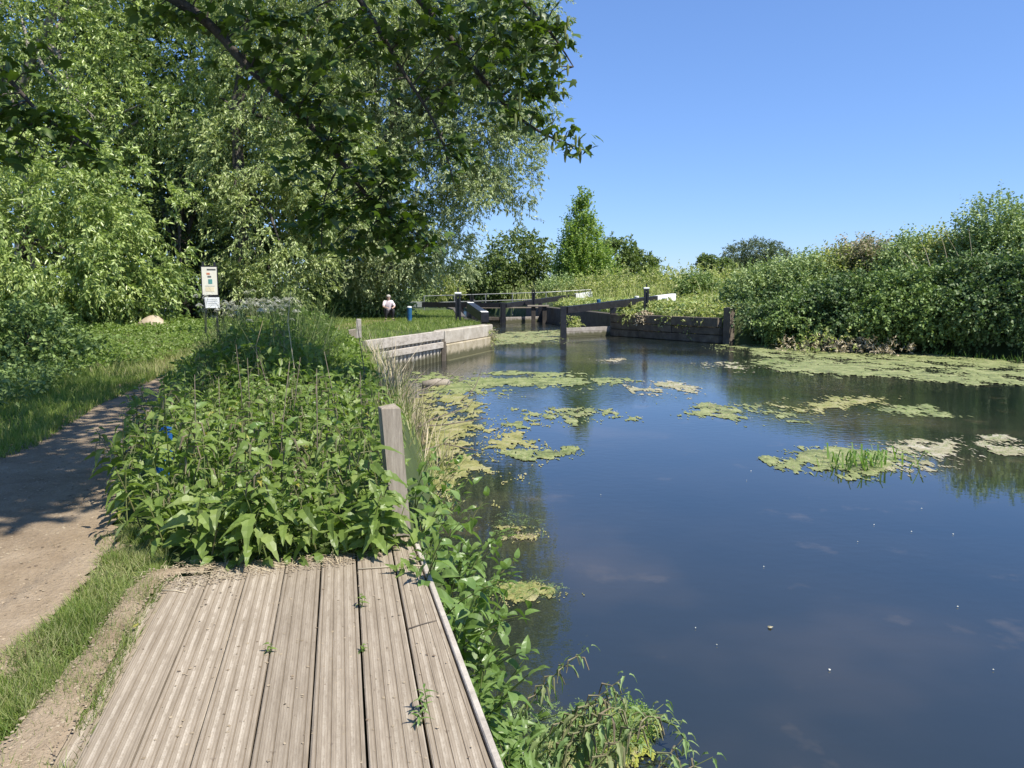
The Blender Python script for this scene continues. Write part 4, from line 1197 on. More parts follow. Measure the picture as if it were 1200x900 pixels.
for i in pick:
    o = obj('leaf', lf[int(rng.integers(3))], M['syc'], syc)
    Mx = Matrix.Identity(4)
    for a in range(3):
        for b_ in range(3):
            Mx[a][b_] = float(BS[i][a, b_])
    Mx.translation = Vector(PS[i]) - syo
    o.matrix_local = Mx
keep = np.ones(n_, bool); keep[pick] = False
V, Fc = stamp(T_PALM, PS[keep], BS[keep], SZ[keep])
sf = obj('foliage', new_mesh('foliage', V - np.array(SY), tri=Fc), M['syc'], syc); sf['kind'] = 'stuff'
# petiole twigs joining leaf tiers to the boughs, and hanging flower tassels
mbt = MB()
bp = [p for B in (B1[14:], B2[14:], B3[14:], B4[14:], B5[10:]) for p in B]
bpa = np.array([tuple(p) for p in bp])
for i in range(0, nvis, 14):
    q = bpa[np.argmin(((bpa - PS[i]) ** 2).sum(1))]
    d_ = PS[i] - q
    mbt.tube([q - np.array(SY), q + d_ * .5 + np.array([0, 0, .05]) - np.array(SY), PS[i] - np.array(SY)], [.010, .006, .003], 4, False)
mbt.build('twigs', M['bark'], syc)['kind'] = 'stuff'
for i in range(64):
    px, py = ((random.uniform(620, 672), random.uniform(10, 115)), (random.uniform(640, 690), random.uniform(150, 178)), (random.uniform(440, 620), random.uniform(10, 160)))[0 if i < 22 else (1 if i < 32 else 2)]
    p_ = aty(px, py, 9.7 - (.6 if i >= 32 else 0))
    prof = [(.003, 0), (.013, -.02), (.017, -.06), (.015, -.10), (.009, -.135), (.002, -.15)]
    v = MB().lathe((0, 0, 0), prof[::-1], 6)
    v.build('flower_tassel', M['raceme'], syc, loc=tuple(p_ - np.array(SY)))

# ------------------------------------------------------------------ nettles behind the stage
def saw_leaf(name, n=8, w=.34, droop=.30, fold=.10, saw=.80, peak=.62, m=None):
    v, f = [], []
    for i in range(n + 1):
        t = i / n
        wd_ = w * (math.sin(math.pi * min(1, t ** peak)) ** .8 if 0 < t < 1 else 0) * (1.0 if i % 2 else saw)
        zc = -droop * t * t + .05 * math.sin(t * 3)
        y = t - .04 * (i % 2)
        v += [(-wd_, y + .03 * (i % 2), zc + fold * wd_ * 2.2 + .01 * (i % 2)), (0, y, zc), (wd_, y + .03 * (i % 2), zc + fold * wd_ * 2.2)]
    for i in range(n):
        a, b_ = i * 3, i * 3 + 3
        f += [(a, a + 1, b_ + 1, b_), (a + 1, a + 2, b_ + 2, b_ + 1)]
    me = new_mesh(name, v, f, smooth=False)
    me.materials.append(M[m])
    return me
NL = [saw_leaf('leaf', 8, .25, .30, .12, .74, m='nettle'), saw_leaf('leaf', 8, .27, .55, .18, .74, m='nettle'), saw_leaf('leaf', 8, .23, .75, .05, .74, m='nettle')]
NL2 = NL * 14 + [saw_leaf('leaf', 8, .25, .6, .1, .7, m='yellowing')] + [saw_leaf('leaf', 8, .28, .4, .2, .72, m='bankleaf')] * 3 + [saw_leaf('leaf', 8, .26, .85, -.12, .7, m='nettle'), saw_leaf('leaf', 8, .30, .1, .3, .7, m='nettle'), saw_leaf('leaf', 6, .24, .9, .3, .7, m='mugwort')]
BL = [saw_leaf('leaf', 6, .30, .30, .12, 1, .7, m='bankleaf'), saw_leaf('leaf', 6, .28, .55, .2, 1, .7, m='bankleaf'), saw_leaf('leaf', 6, .33, .25, .05, .95, .7, m='bankleaf')]
WL_ = [saw_leaf('leaf', 5, .13, .35, .15, 1, .7, m='bankleaf'), saw_leaf('leaf', 5, .15, .6, .15, 1, .7, m='bankleaf')]
ML = [saw_leaf('leaf', 6, .17, .7, .2, .6, .7, m='mugwort'), saw_leaf('leaf', 6, .15, .9, .2, .6, .7, m='mugwort')]
def plant_proto(name, h, nodes, leaves, ls, lean, rng, rv=.4, sv=(.8, 1.15), top=.45, pair=2, elev=(5, 35), tassel=False, start=.25, stem_r=.005, sm='stem'):
    """a stem with leaf pairs; every leaf is its own part"""
    root = bpy.data.objects.new(name, None)
    COL.objects.link(root)
    root.empty_display_size = .1
    j = [rng.uniform(-.03, .03) for _ in range(4)]
    def pos(t):
        return Vector((lean[0] * t * t * h + j[0] * t * (1 - t) * 3 * h, lean[1] * t * t * h + j[1] * t * (1 - t) * 3 * h, h * t * (1 - .25 * (lean[0] ** 2 + lean[1] ** 2) * t)))
    MB().tube([pos(t / 5) - Vector((0, 0, .12 if t == 0 else 0)) for t in range(6)], [stem_r * (1 - .12 * t) for t in range(6)], 5, False).build('stem', M[sm], root, True)
    a0 = rng.uniform(0, 6.28)
    tb = []
    for i in range(nodes):
        t = start + (1 - start) * i / max(1, nodes - 1)
        sz = ls * (1 - (1 - top) * max(0, (t - .55) / .45) ** 1.5) * (.75 + .25 * min(1, t / .5))
        a0 += math.pi / 2 + rng.uniform(-.35, .35)
        for k in range(pair):
            a = a0 + k * 2 * math.pi / pair + rng.uniform(-.25, .25)
            el = R(rng.uniform(*elev)) + (.5 if t > .93 else 0)
            s = sz * rng.uniform(*sv)
            o = obj('leaf', rng.choice(leaves), None, root)
            roll = rng.uniform(-rv, rv)
            pet = Vector((math.cos(a) * .018, math.sin(a) * .018, .006))
            o.location = pos(t) + pet
            o.rotation_euler = Euler((el, roll, a - math.pi / 2), 'XYZ')
            o.scale = (s, s, s)
            if tassel and .55 < t < .92:
                q = pos(t)
                e = q + Vector((math.cos(a + .4) * .05, math.sin(a + .4) * .05, -.005))
                tb.append((q, e, e + Vector((math.cos(a) * .02, math.sin(a) * .02, -.065))))
    if tb:
        mb = MB()
        for q, e, z in tb:
            mb.tube([q, e, z], [.002, .0055, .003], 4, False)
        o = mb.build('flower_tassels', M['tassel'], root)
        o['kind'] = 'stuff'
    return root
def scatter(protos, pts, label, cat, group, rng, smin=.85, smax=1.15, tilt=.12, rot=None, first=True, hfun=None):
    used = set()
    for i, p in enumerate(pts):
        k = rng.randrange(len(protos))
        if k in used:
            o = copy_tree(protos[k])
        else:
            o = protos[k]
            used.add(k)
        s = rng.uniform(smin, smax) * (hfun(p) if hfun else 1)
        o.location = tuple(map(float, p))
        o.scale = (s, s, s)
        o.rotation_euler = (rng.gauss(0, tilt), rng.gauss(0, tilt), rng.uniform(0, 6.283) if rot is None else rot + rng.uniform(-.5, .5))
        tag(o, label if isinstance(label, str) else label[i % len(label)], cat, group)
    for k, q in enumerate(protos):
        if k not in used:
            for ch in list(q.children):
                bpy.data.objects.remove(ch)
            bpy.data.objects.remove(q)
def poisson(poly, n, dmin, rng):
    A = np.array(poly)
    lo, hi = A.min(0), A.max(0)
    out = []
    tries = 0
    while len(out) < n and tries < 20000:
        tries += 1
        p = (rng.uniform(lo[0], hi[0]), rng.uniform(lo[1], hi[1]))
        if not inside(np.array([p]), poly)[0]:
            continue
        if all((p[0] - q[0]) ** 2 + (p[1] - q[1]) ** 2 > dmin * dmin for q in out):
            out.append(p)
    return out
rp = random.Random(21)
NB = [at2(*q, .95) for q in ((128, 606), (178, 640), (232, 652), (300, 655), (380, 650), (452, 636), (472, 606), (468, 560), (440, 522), (398, 490), (320, 478), (240, 484), (188, 512), (150, 556))]
protos = [plant_proto('nettle', rp.uniform(.52, .80), rp.choice((9, 10, 11)), NL2, rp.uniform(.125, .17), (rp.uniform(-.25, .25), rp.uniform(-.25, .25)), rp, rv=.75, sv=(.55, 1.12), tassel=(i % 3 != 0), start=.12, elev=(-40, 40)) for i in range(10)]
BLU = at2(193, 560, .93)
pts = [(x, y, th(x, y)) for x, y in poisson(NB, 225, .14, rp) if not (abs(x - BLU[0] * y / 6.0) < .035 and 5.3 < y < 6.15)]
scatter(protos, pts, 'broad leaved stinging nettle in the dense bed behind the landing stage', 'nettle', 'stinging nettles in the bed behind the stage', rp, .70, 1.14, .17,
        hfun=lambda p: 1.0 if p[1] < 6.5 else .92)
fr = [plant_proto('nettle', .40, 7, NL, .15, (0, 0), rp, start=.12, elev=(-15, 30)) for i in range(4)]
pts = []
for px, py in ((170, 632), (196, 648), (228, 655), (262, 657), (300, 658), (338, 657), (374, 655), (412, 650), (446, 643), (150, 618), (215, 640), (285, 648), (352, 648), (425, 640), (180, 640), (250, 652), (318, 652), (395, 648), (245, 660), (315, 660), (356, 659), (393, 655), (432, 650), (275, 661), (452, 640), (462, 634), (440, 652), (455, 646), (468, 628)):
    x, y = at2(px, py, .95)
    pts.append((x, y, th(x, y)))
scatter(fr, pts, 'short young nettle at the front fringe of the bed overhanging the board ends', 'nettle', 'short nettles along the board ends', rp, .8, 1.15, .3)

# bank plants hanging over the water beside the stage
BK = []
for i in range(46):
    y = rp.uniform(3.15, 6.6)
    xr = np.interp(y, [2.2, 3.6, 4.6, 7], [.30, -.10, -.32, -.62])
    BK.append((xr - rp.uniform(-.10, .30), y, 0))
BK = [(x, y, max(.02, th(x, y))) for x, y, _ in BK]
pb = [plant_proto('bank_plant', rp.uniform(.42, .66), 7, BL, rp.uniform(.12, .15), (rp.uniform(.25, .6), rp.uniform(-.2, .1)), rp, rv=.6, sv=(.6, 1.2), pair=2, elev=(-35, 35), start=.15, top=.55) for i in range(5)]
scatter(pb, [q for q in BK if q[1] > 3.3], 'broad leaved light green plant leaning over the water beside the stage', 'bank plant', 'leafy plants between the stage and the water', rp, .8, 1.1, .15, rot=0)
BK = []
for i in range(30):
    y = rp.uniform(2.0, 3.5)
    xr = np.interp(y, [2.2, 3.6], [.30, -.10])
    BK.append((xr - rp.uniform(-.04, .2), y, 0))
BK = [(x, y, max(.02, th(x, y))) for x, y, _ in BK]
pw = [plant_proto('willowherb', rp.uniform(.40, .56), 9, WL_, .13, (rp.uniform(.1, .3), rp.uniform(-.1, .1)), rp, pair=3, elev=(0, 45), start=.15, top=.7) for i in range(3)]
scatter(pw, BK, 'narrow leaved bright green willowherb beside the near edge of the stage', 'willowherb', 'willowherb along the near edge of the stage', rp, .8, 1.1, .12)
BK = [(.12, 3.15), (.2, 2.95), (.05, 3.35), (.0, 3.5), (.16, 3.05), (.1, 3.25), (.26, 2.75), (.30, 2.6), (.22, 2.5), (.15, 2.8), (.32, 2.4)]
pm = [plant_proto('mugwort', rp.uniform(.55, .72), 11, ML, .10, (rp.uniform(.5, .8), rp.uniform(-.1, .25)), rp, pair=3, elev=(-50, 0), start=.2, top=.55, tassel=True, stem_r=.004) for i in range(4)]
scatter(pm, [(x, y, max(.08, th(x, y))) for x, y in BK], 'wilting grey green weed arching out over the water by the stage', 'mugwort', 'grey weeds arching over the water', rp, .85, 1.1, .1, rot=0)
# long bare sprays reaching out over the near water
def spray(px0, py0, z0, px1, py1, z1, label, nodes=6):
    a, b_ = Vector(at(px0, py0, z0)), Vector(at(px1, py1, z1))
    t_ = thing('water_weed_spray', label, 'plant stem', a)
    d_ = b_ - a
    MB().tube([Vector((0, 0, 0)), d_ * .5 + Vector((0, 0, .05)), d_], [.006, .0045, .002], 5).build('stem', M['stem'], t_, True)
    for i in range(nodes):
        f = .25 + .75 * i / (nodes - 1)
        p_ = d_ * f + Vector((0, 0, .2 * f * (1 - f)))
        for k in range(4):
            o = obj('leaf', ML[k % 2], None, t_, p_)
            o.rotation_euler = (rp.uniform(-.6, .6), rp.uniform(-.4, .4), rp.uniform(0, 6.28))
            s = rp.uniform(.025, .05)
            o.scale = (s, s, s)
spray(712, 862, .06, 800, 845, .10, 'green stem reaching furthest right over the near water')
spray(715, 852, .08, 778, 838, .14, 'short green stem above the longest one over the near water')
spray(770, 842, .12, 812, 880, .05, 'green stem drooping down to its tip over the near water')
spray(705, 872, .05, 790, 893, .05, 'reddish lower stem trailing along the near water')

# ------------------------------------------------------------------ long grass, cow parsley and dry stems further along the bank
MID = [(-3.75, 8.4), (-4.9, 11), (-5.75, 13.6), (-6.3, 17), (-5.4, 20), (-4.5, 20.6), (-3.6, 18), (-2.7, 14), (-1.9, 10.2), (-1.6, 8.4)]
def midh(P):
    d_ = edge_dist(P, MID)
    xl, xr = np.interp(P[:, 1], [8.4, 14, 20], [-3.75, -5.8, -5.2]), np.interp(P[:, 1], [8.4, 14, 20], [-1.6, -2.7, -4.4])
    f_ = (P[:, 0] - xl) / (xr - xl)
    return sstep(0, 1.0, d_) * (1 - .6 * sstep(.5, .95, f_))
rng = np.random.default_rng(5)
P = sample_poly(MID, 13000, rng)
hm = midh(P) * (.25 + 1.5 * sstep(.3, .7, fbm(P[:, 0] * 1.5, P[:, 1] * 1.5, 61)))
V, Fc = blades(np.column_stack([P, ths(P)]), .30 + .62 * hm, .012, rng, .30)
tag(obj('long_grass', new_mesh('long_grass', V, tri=Fc), M['reed']), kind='stuff')
P = sample_poly(MID, 4200, rng)
P = P[fbm(P[:, 0] * 1.3, P[:, 1] * 1.3, 62) > .47]
z = ths(P) + rng.random(len(P)) ** .8 * (.34 + .62 * midh(P) * (.4 + 1.1 * fbm(P[:, 0] * .9, P[:, 1] * .9, 63)))
V, Fc = shoots(np.column_stack([P, z]), nrm(np.column_stack([rng.normal(size=(len(P), 2)), np.full(len(P), .9)])), .22, 6, T_OVATE, .105, .5, 1.0, .9, rng, .003)
tag(obj('undergrowth', new_mesh('undergrowth', V, tri=Fc), M['nettle']), kind='stuff')
def edge_clump(n, hmin, hmax, poly, name, mat, seed, wd_=.02, lean=.3):
    rg = np.random.default_rng(seed)
    P = sample_poly(poly, n, rg)
    V, Fc = blades(np.column_stack([P, np.maximum(ths(P), -.05)]), rg.uniform(hmin, hmax, n), wd_, rg, lean)
    tag(obj(name, new_mesh(name, V, tri=Fc), M[mat]), kind='stuff')
edge_clump(320, .4, .85, [(-1.95, 11), (-2.6, 14), (-3.8, 19), (-2.6, 18.5), (-1.55, 14), (-.85, 10.5), (-.7, 9), (-1.1, 9)], 'dry_stems', 'straw', 8, .011, .35)
edge_clump(260, .35, .75, [(-1.85, 10.6), (-1.25, 10.4), (-1.35, 12.4), (-2.0, 12.6)], 'dry_stems', 'straw', 18, .011, .22)
edge_clump(1500, .25, .55, [(-1.7, 8), (-2.1, 10.5), (-2.8, 14), (-4.0, 18.6), (-2.7, 18.5), (-1.6, 14), (-.8, 10), (-.55, 8)], 'bank_grass', 'grass_dry', 9, .012, .5)
# cow parsley
def parsley(h, rng):
    root = bpy.data.objects.new('cow_parsley', None)
    COL.objects.link(root)
    root.empty_display_size = .1
    mb = MB().tube([(0, 0, -.1), (.02, 0, h * .5), (0, .02, h * .8)], [.008, .007, .005], 5, False)
    heads = []
    for i in range(6):
        a = i * 1.1 + rng.uniform(-.3, .3)
        r_ = rng.uniform(.08, .22)
        e = Vector((math.cos(a) * r_, math.sin(a) * r_, h * rng.uniform(.85, 1.0)))
        mb.tube([(0, .02, h * rng.uniform(.5, .8)), e * .6 + Vector((0, 0, h * .32)), e], [.004, .003, .002], 4, False)
        heads.append(e)
    mb.build('stem', M['stem'], root, True)
    for e in heads:
        rg = np.random.default_rng(rng.randrange(9999))
        n = 34
        a = rg.uniform(0, 6.28, n); r_ = .055 * np.sqrt(rg.random(n))
        C = np.stack([np.cos(a) * r_, np.sin(a) * r_, .05 * (1 - (r_ / .055) ** 2) + rg.normal(size=n) * .003], 1)
        V, Fc = stamp((np.array([(-.5, -.5, 0), (.5, -.5, .1), (.5, .5, 0), (-.5, .5, .1)]), np.array([(0, 1, 2, 3)])), C, np.repeat(np.eye(3)[None], n, 0), rg.uniform(.014, .026, n))
        obj('umbel', new_mesh('umbel', V, tri=Fc), M['umbel'], root, e)
    for i in range(5):
        o = obj('leaf', ML[i % 2], None, root, (0, 0, h * rng.uniform(.2, .6)))
        o.rotation_euler = (rng.uniform(-.2, .5), 0, rng.uniform(0, 6.28))
        s = rng.uniform(.14, .22)
        o.scale = (s * 1.4, s, s)
    return root
pc = [parsley(rp.uniform(1.2, 1.42), rp) for _ in range(4)]
pts = []
for px, py, D in ((282, 402, 15), (296, 398, 15.5), (310, 405, 14.5), (265, 400, 16), (322, 400, 15), (300, 420, 13.2), (270, 425, 13), (335, 412, 14), (246, 420, 13), (350, 400, 15.5), (290, 440, 11.5), (255, 445, 11), (318, 450, 11), (272, 398, 17), (305, 396, 17), (255, 397, 18), (330, 398, 17.5), (288, 392, 16), (300, 392, 16.5), (312, 393, 15.5), (325, 395, 16.2), (276, 392, 15.8), (340, 398, 16), (262, 396, 15), (318, 391, 17.2)):
    c0 = aty(px, py, D)
    pts.append((c0[0], D, th(c0[0], D)))
scatter(pc, pts, 'white flowered cow parsley rising from the long grass by the path', 'cow parsley', 'cow parsley in the long grass', rp, .85, 1.08, .06)
tn = [plant_proto('nettle', rp.uniform(.85, 1.12), rp.choice((11, 12, 13)), NL2, rp.uniform(.11, .14), (rp.uniform(-.2, .2), rp.uniform(-.2, .2)), rp, rv=.7, sv=(.6, 1.2), tassel=True, start=.3, elev=(-40, 35)) for i in range(6)]
pts = [(x, y, th(x, y)) for x, y in poisson([(-3.6, 8.5), (-4.7, 11), (-5.5, 13.6), (-5.9, 16.5), (-4.6, 17.5), (-3.4, 14), (-2.5, 10.2), (-2.1, 8.5)], 75, .3, rp)]
scatter(tn, pts, 'tall nettle standing in the long grass behind the dense bed', 'nettle', 'tall nettles in the long grass', rp, .7, 1.15, .14, hfun=lambda p: .62 + .38 * float(midh(np.array([[p[0], p[1]]]))[0]))
for i, (px, py) in enumerate(((262, 560), (300, 540), (350, 552), (392, 560), (420, 545), (240, 590), (330, 600), (372, 585), (282, 520), (318, 512))):
    x, y = at2(px, py, .95)
    hh_ = rp.uniform(.75, 1.0)
    o = MB().tube([(0, 0, -.05), (rp.uniform(-.04, .04), 0, hh_ * .5), (rp.uniform(-.1, .1), rp.uniform(-.1, .1), hh_)], [.005, .004, .002], 5).build('withered_nettle', M['twig'], None, True, loc=(x, y, th(x, y)))
    tag(o, 'thin withered brown nettle poking up through the dense nettle bed', 'nettle', 'withered nettles in the dense bed')
# arching long blades at the path edge and bare grey stems
for i, (px, py, D, hh_, lab) in enumerate(((305, 470, 8.6, 1.15, 'tall bare grey stem standing left in the long grass'), (343, 470, 9.0, 1.5, 'tallest bare grey stem in the long grass'), (337, 465, 9.4, 1.0, 'short bare grey stem beside the tallest one'), (425, 470, 10, 1.2, 'dark bare stem beside the near posts of the piled bank'))):
    c0 = aty(px, py, D)
    o = MB().tube([(0, 0, -.1), (.03 * (i % 2), 0, hh_ * .4), (-.03, .02, hh_ * .75), (.06 - .04 * i, .02, hh_)], [.007, .006, .005, .002], 5).build('bare_stem', M['straw' if i < 3 else 'twig'], None, True, loc=(c0[0], D, th(c0[0], D)))
    tag(o, lab, 'stem')

# dead branches lying in the algae by the bank
for i, (pl, lab) in enumerate((([(478, 508, .3), (505, 492, .35), (545, 478, .25), (560, 462, .12)], 'bare branch arching lowest over the water before the piled bank'),
                               ([(455, 470, .5), (500, 455, .45), (530, 438, .35), (545, 425, .35)], 'long thin branch pointing up towards the concrete wing wall'),
                               ([(470, 500, .3), (520, 498, .12), (570, 490, .05)], 'bare twig lying level on the algae'),
                               ([(540, 470, .02), (556, 455, .25), (563, 438, .42)], 'dark forked twig sticking up out of the algae'),
                               ([(490, 530, .2), (520, 520, .15), (560, 528, .03)], 'short twig trailing from the bank into the algae'))):
    P3 = [Vector(at(*q)) for q in pl]
    mb = MB().tube([p - P3[0] for p in P3], [.014, .011, .008, .004][:len(P3)], 6)
    for k in range(1, len(P3)):
        q = P3[k] - P3[0]
        mb.tube([q * .95, q * .95 + Vector((rp.uniform(-.25, .25), rp.uniform(-.2, .2), rp.uniform(.05, .3)))], [.006, .002], 4)
    tag(mb.build('dead_branch', M['twig'], None, True, loc=P3[0]), lab, 'branch')

# ------------------------------------------------------------------ grass and low growth
STRIP = [at2(*q, .9) for q in ((150, 628), (190, 640), (198, 662), (186, 698), (160, 752), (118, 834), (86, 905), (62, 960), (-90, 960), (-60, 840), (0, 772), (70, 730), (105, 688))]
grass('grass', STRIP, 30000, .075, .004, 'grass', .6, 3.0, 2, thr=.45)
grass('grass', STRIP, 14000, .085, .0035, 'grass_dry', .7, 5.0, 22, thr=.43)
grass('grass', [at2(*q, .92) for q in ((70, 720), (120, 680), (110, 640), (150, 600), (128, 690), (90, 745))], 1600, .05, .004, 'grass_dry', .6, 6, 3, thr=.5)
grass('grass', [at2(*q, .9) for q in ((-160, 640), (-100, 560), (-20, 552), (40, 530), (110, 480), (165, 452), (196, 440), (150, 425), (60, 430), (-80, 440))], 42000, .13, .008, 'grass', .4, 1.6, 4, thr=.34)
grass('grass', [at2(*q, .95) for q in ((110, 440), (235, 440), (250, 400), (240, 386), (130, 386), (60, 400))], 24000, .22, .014, 'grass_dry', .3, .8, 5, thr=.3)
grass('grass', [(-6.6, 20), (-4.1, 21.2), (-1.15, 31), (-2, 36), (-2.6, 40), (-4.2, 57), (-13, 60), (-16, 44), (-12, 30)], 50000, .16, .018, 'grass', .35, .5, 6, thr=.3)
grass('grass', [(-12, 20), (-8, 21), (-8.4, 26), (-7.4, 30), (-10, 40), (-20, 36), (-20, 24)], 26000, .25, .02, 'grass_dry', .35, .5, 7, thr=.3)
def cover(name, poly, n, hmax, size, T, mat, seed, k=6, up=.9, L=.22):
    rg = np.random.default_rng(seed)
    P = sample_poly(poly, n, rg)
    z = ths(P)
    kk = z > .15
    P, z = P[kk], z[kk]
    hh_ = hmax * (.25 + 1.1 * fbm(P[:, 0] * .7, P[:, 1] * .7, seed)) * rg.random(len(P)) ** .6
    V, Fc = shoots(np.column_stack([P, z + hh_]), nrm(np.column_stack([rg.normal(size=(len(P), 2)), np.full(len(P), up)])), L, k, T, size, .3, 1.0, .9, rg, .004)
    return tag(obj(name, new_mesh(name, V, tri=Fc), M[mat]), kind='stuff')
cover('undergrowth', [at2(*q, 1.0) for q in ((95, 436), (185, 425), (240, 404), (250, 384), (130, 380), (20, 384), (40, 415))], 3600, .30, .075, T_OVATE, 'nettle', 11)
cover('undergrowth', [(-26, 24.5), (-13, 22.2), (-9.5, 23), (-9.5, 27), (-16, 28), (-26, 28)], 5200, .42, .085, T_OVATE, 'nettle', 12)
cover('undergrowth', [at2(*q, .9) for q in ((-40, 500), (-40, 420), (60, 420), (90, 440), (40, 470))], 700, .18, .07, T_OVATE, 'hawthorn', 13)
LKR = [(5.8, 41.2), (9.75, 35.3), (13, 35.8), (16, 44), (9, 60), (3.1, 58.5), (4.4, 50)]
cover('lockside_weeds', LKR, 5600, .36, .12, T_OVATE, 'weed', 14)
cover('lockside_weeds', LKR, 2600, .30, .12, T_ROUND, 'elder', 15)
grass('grass', LKR, 14000, .22, .02, 'grass', .35, .6, 8, thr=.3)
MEAD = [(3.4, 60), (10, 50), (14, 42), (34, 34), (70, 60), (50, 125), (-2, 125), (-1, 80)]
cover('meadow_thicket', MEAD, 9000, 1.7, .24, T_LANCE, 'weed', 16, 7, 1.6, .5)
grass('meadow_grass', MEAD, 26000, 1.3, .05, 'weed', .2, .3, 17, thr=.2)
grass('meadow_grass', [(-30, 62), (-5.4, 66), (-10, 85), (-18, 115), (-70, 120), (-60, 60)], 9000, .8, .05, 'weed', .25, .3, 18, thr=.2)
# low dark bush at the left edge of the path
tree('bush', 'dark shaded bush at the left edge of the towpath', 'shrub', (aty(40, 440, 15.5)[0], 15.5, .95), [lobe(45, 405, 15.5, 45, 30), lobe(-10, 395, 15.5, 55, 36), lobe(85, 425, 15, 28, 20), lobe(20, 440, 14.5, 50, 18)], 170, 9, 8, T_OVATE, .10, 'hawthorn', L=.35, droop=.3, trunk_r=.05, limbs=6, seed=90, sig=.14)
# weeds hanging over the right wing wall
for i, (px, py, D, rx, ry, lab) in enumerate(((780, 378, 38.2, 7, 6, 'small weed tuft growing from the middle of the dark wing wall'), (808, 384, 37.0, 12, 9, 'leafy weed clump hanging over the dark wing wall'), (755, 372, 39.2, 10, 5, 'dry weed fringe on top of the dark wing wall near the gate'), (668, 377, 43.5, 9, 7, 'green weed growing on the chamber wall behind the right gate'),
        (735, 369, 40, 9, 5, 'green tuft spilling over the wing wall beside the heel of the right gate'), (790, 371, 37.8, 14, 5, 'grassy fringe along the middle of the wing wall top'), (828, 371, 36.2, 12, 5, 'leafy fringe along the wing wall top next to the timber pile'))):
    c_ = aty(px, py, D)
    ws = thing('wall_weed', lab, 'weed', c_)
    B, out, _ = crown_points([lobe(px, py, D - .25, rx, ry)], 26, 3, np.random.default_rng(200 + i), .2, .15)
    V, Fc = shoots(B, out, .25, 6, T_OVATE, .11, .6, 1.0, .6, np.random.default_rng(i))
    obj('foliage', new_mesh('foliage', V - c_, tri=Fc), M['weed' if i != 2 else 'straw'], ws)['kind'] = 'stuff'
c_ = aty(571, 392, 30.6)
ws = thing('wall_weed', 'reddish dry weed clump hanging from the corner of the concrete wing wall', 'weed', c_)
for mt, sd in (('brownleaf', 1), ('weed', 2)):
    B, out, _ = crown_points([lobe(571, 388 + sd * 3, 30.7, 6, 10), lobe(556, 394, 30.2, 4, 4)], 20, 3, np.random.default_rng(220 + sd), .2, .15)
    V, Fc = shoots(B, out, .22, 6, T_LANCE, .12, .7, 1.0, .6, np.random.default_rng(sd))
    obj('foliage', new_mesh('foliage', V - c_, tri=Fc), M[mt], ws)['kind'] = 'stuff'

# ------------------------------------------------------------------ floating algae
def mat_patch(poly, label, mat='algae', holes=.30, seed=1, edge=.35, lift=.012, name='algae_mat', cat='algae', rag=1.0):
    W = [at2(px, py, 0) for px, py in poly]
    A = np.array(W)
    lo, hi = A.min(0) - .25, A.max(0) + .25
    Yc = A[:, 1].mean()
    dx = max(.010, 1.3 * Yc / 900)
    dy = max(.014, min(.10, 2.0 * Yc / 900 * min(4, Yc / 2.4 * .5)))
    gx, gy = np.arange(lo[0], hi[0], dx), np.arange(lo[1], hi[1], dy)
    GX, GY = np.meshgrid(gx, gy)
    P = np.stack([GX.ravel(), GY.ravel()], 1)
    sd = sdist(P, W)
    sc = 30 / math.sqrt(Yc)
    nf = fbm(P[:, 0] * sc, P[:, 1] * sc * .55, seed, 5)
    n2_ = fbm(P[:, 0] * sc * 4, P[:, 1] * sc * 2.4, seed + 30, 3)
    e = edge * math.sqrt(Yc / 10)
    big = fbm(P[:, 0] * sc * .22, P[:, 1] * sc * .14, seed + 60, 3)
    val = np.clip(sd / (e * 1.5), -1.8, .5) + (nf - .5) * 3.0 * rag + (n2_ - .5) * 1.5 * rag + (big - .5) * 3.0
    k = (val > holes - .15)
    n = len(gx)
    ii = (np.arange(len(gy) - 1)[:, None] * n + np.arange(n - 1)).ravel()
    q = np.stack([ii, ii + 1, ii + n + 1, ii + n], 1)
    q = q[k[q].sum(1) >= 3]
    rs_ = np.random.default_rng(seed + 400)
    qa = np.stack([ii, ii + 1, ii + n + 1, ii + n], 1)
    vq = val[qa].mean(1)
    fl = (vq > holes - .75) & (vq < holes - .1) & (rs_.random(len(qa)) < .07)
    q = np.concatenate([q, qa[fl]])
    if not len(q):
        return None
    z = .003 + lift * np.clip((val - holes + .2), 0, .6) + lift * .7 * (n2_ - .3)
    us, inv = np.unique(q, return_inverse=True)
    V = np.column_stack([P, np.maximum(z, .0025)])[us]
    V[:, :2] += np.random.default_rng(seed).normal(size=(len(V), 2)) * [dx * .2, dy * .2]
    o = tag(obj(name, new_mesh(name, V, tri=inv.reshape(q.shape), smooth=True), M[mat]), label, cat)
    core = q[val[q].min(1) > holes]
    if len(core) > 30:
        area = len(core) * dx * dy
        m_ = int(min(900, 60 + area * 60))
        pk = P[core[rs_.integers(0, len(core), m_), 0]] + rs_.normal(size=(m_, 2)) * dx
        sz_ = .016 * math.sqrt(max(1, Yc / 6))
        V2, F2 = shoots(np.column_stack([pk, np.full(m_, .012 + lift * .4)]), nrm(np.column_stack([rs_.normal(size=(m_, 2)), np.full(m_, .22)])), sz_ * 2.2, 5, T_LANCE, sz_, .1, 1.2, 1.4, rs_, .001)
        V2[:, 2] = np.maximum(V2[:, 2], .008)
        g_ = obj('weed_strands', new_mesh('weed_strands', V2, tri=F2), M['mugwort' if seed % 3 else 'straw'], o)
        g_['kind'] = 'stuff'
    return o
mat_patch([(842, 406), (900, 403), (960, 409), (1060, 414), (1200, 424), (1290, 440), (1210, 448), (1140, 451), (1060, 441), (960, 440), (915, 433), (935, 424), (880, 412)], 'largest algae raft along the foot of the right thicket', seed=3, holes=.1, lift=.03)
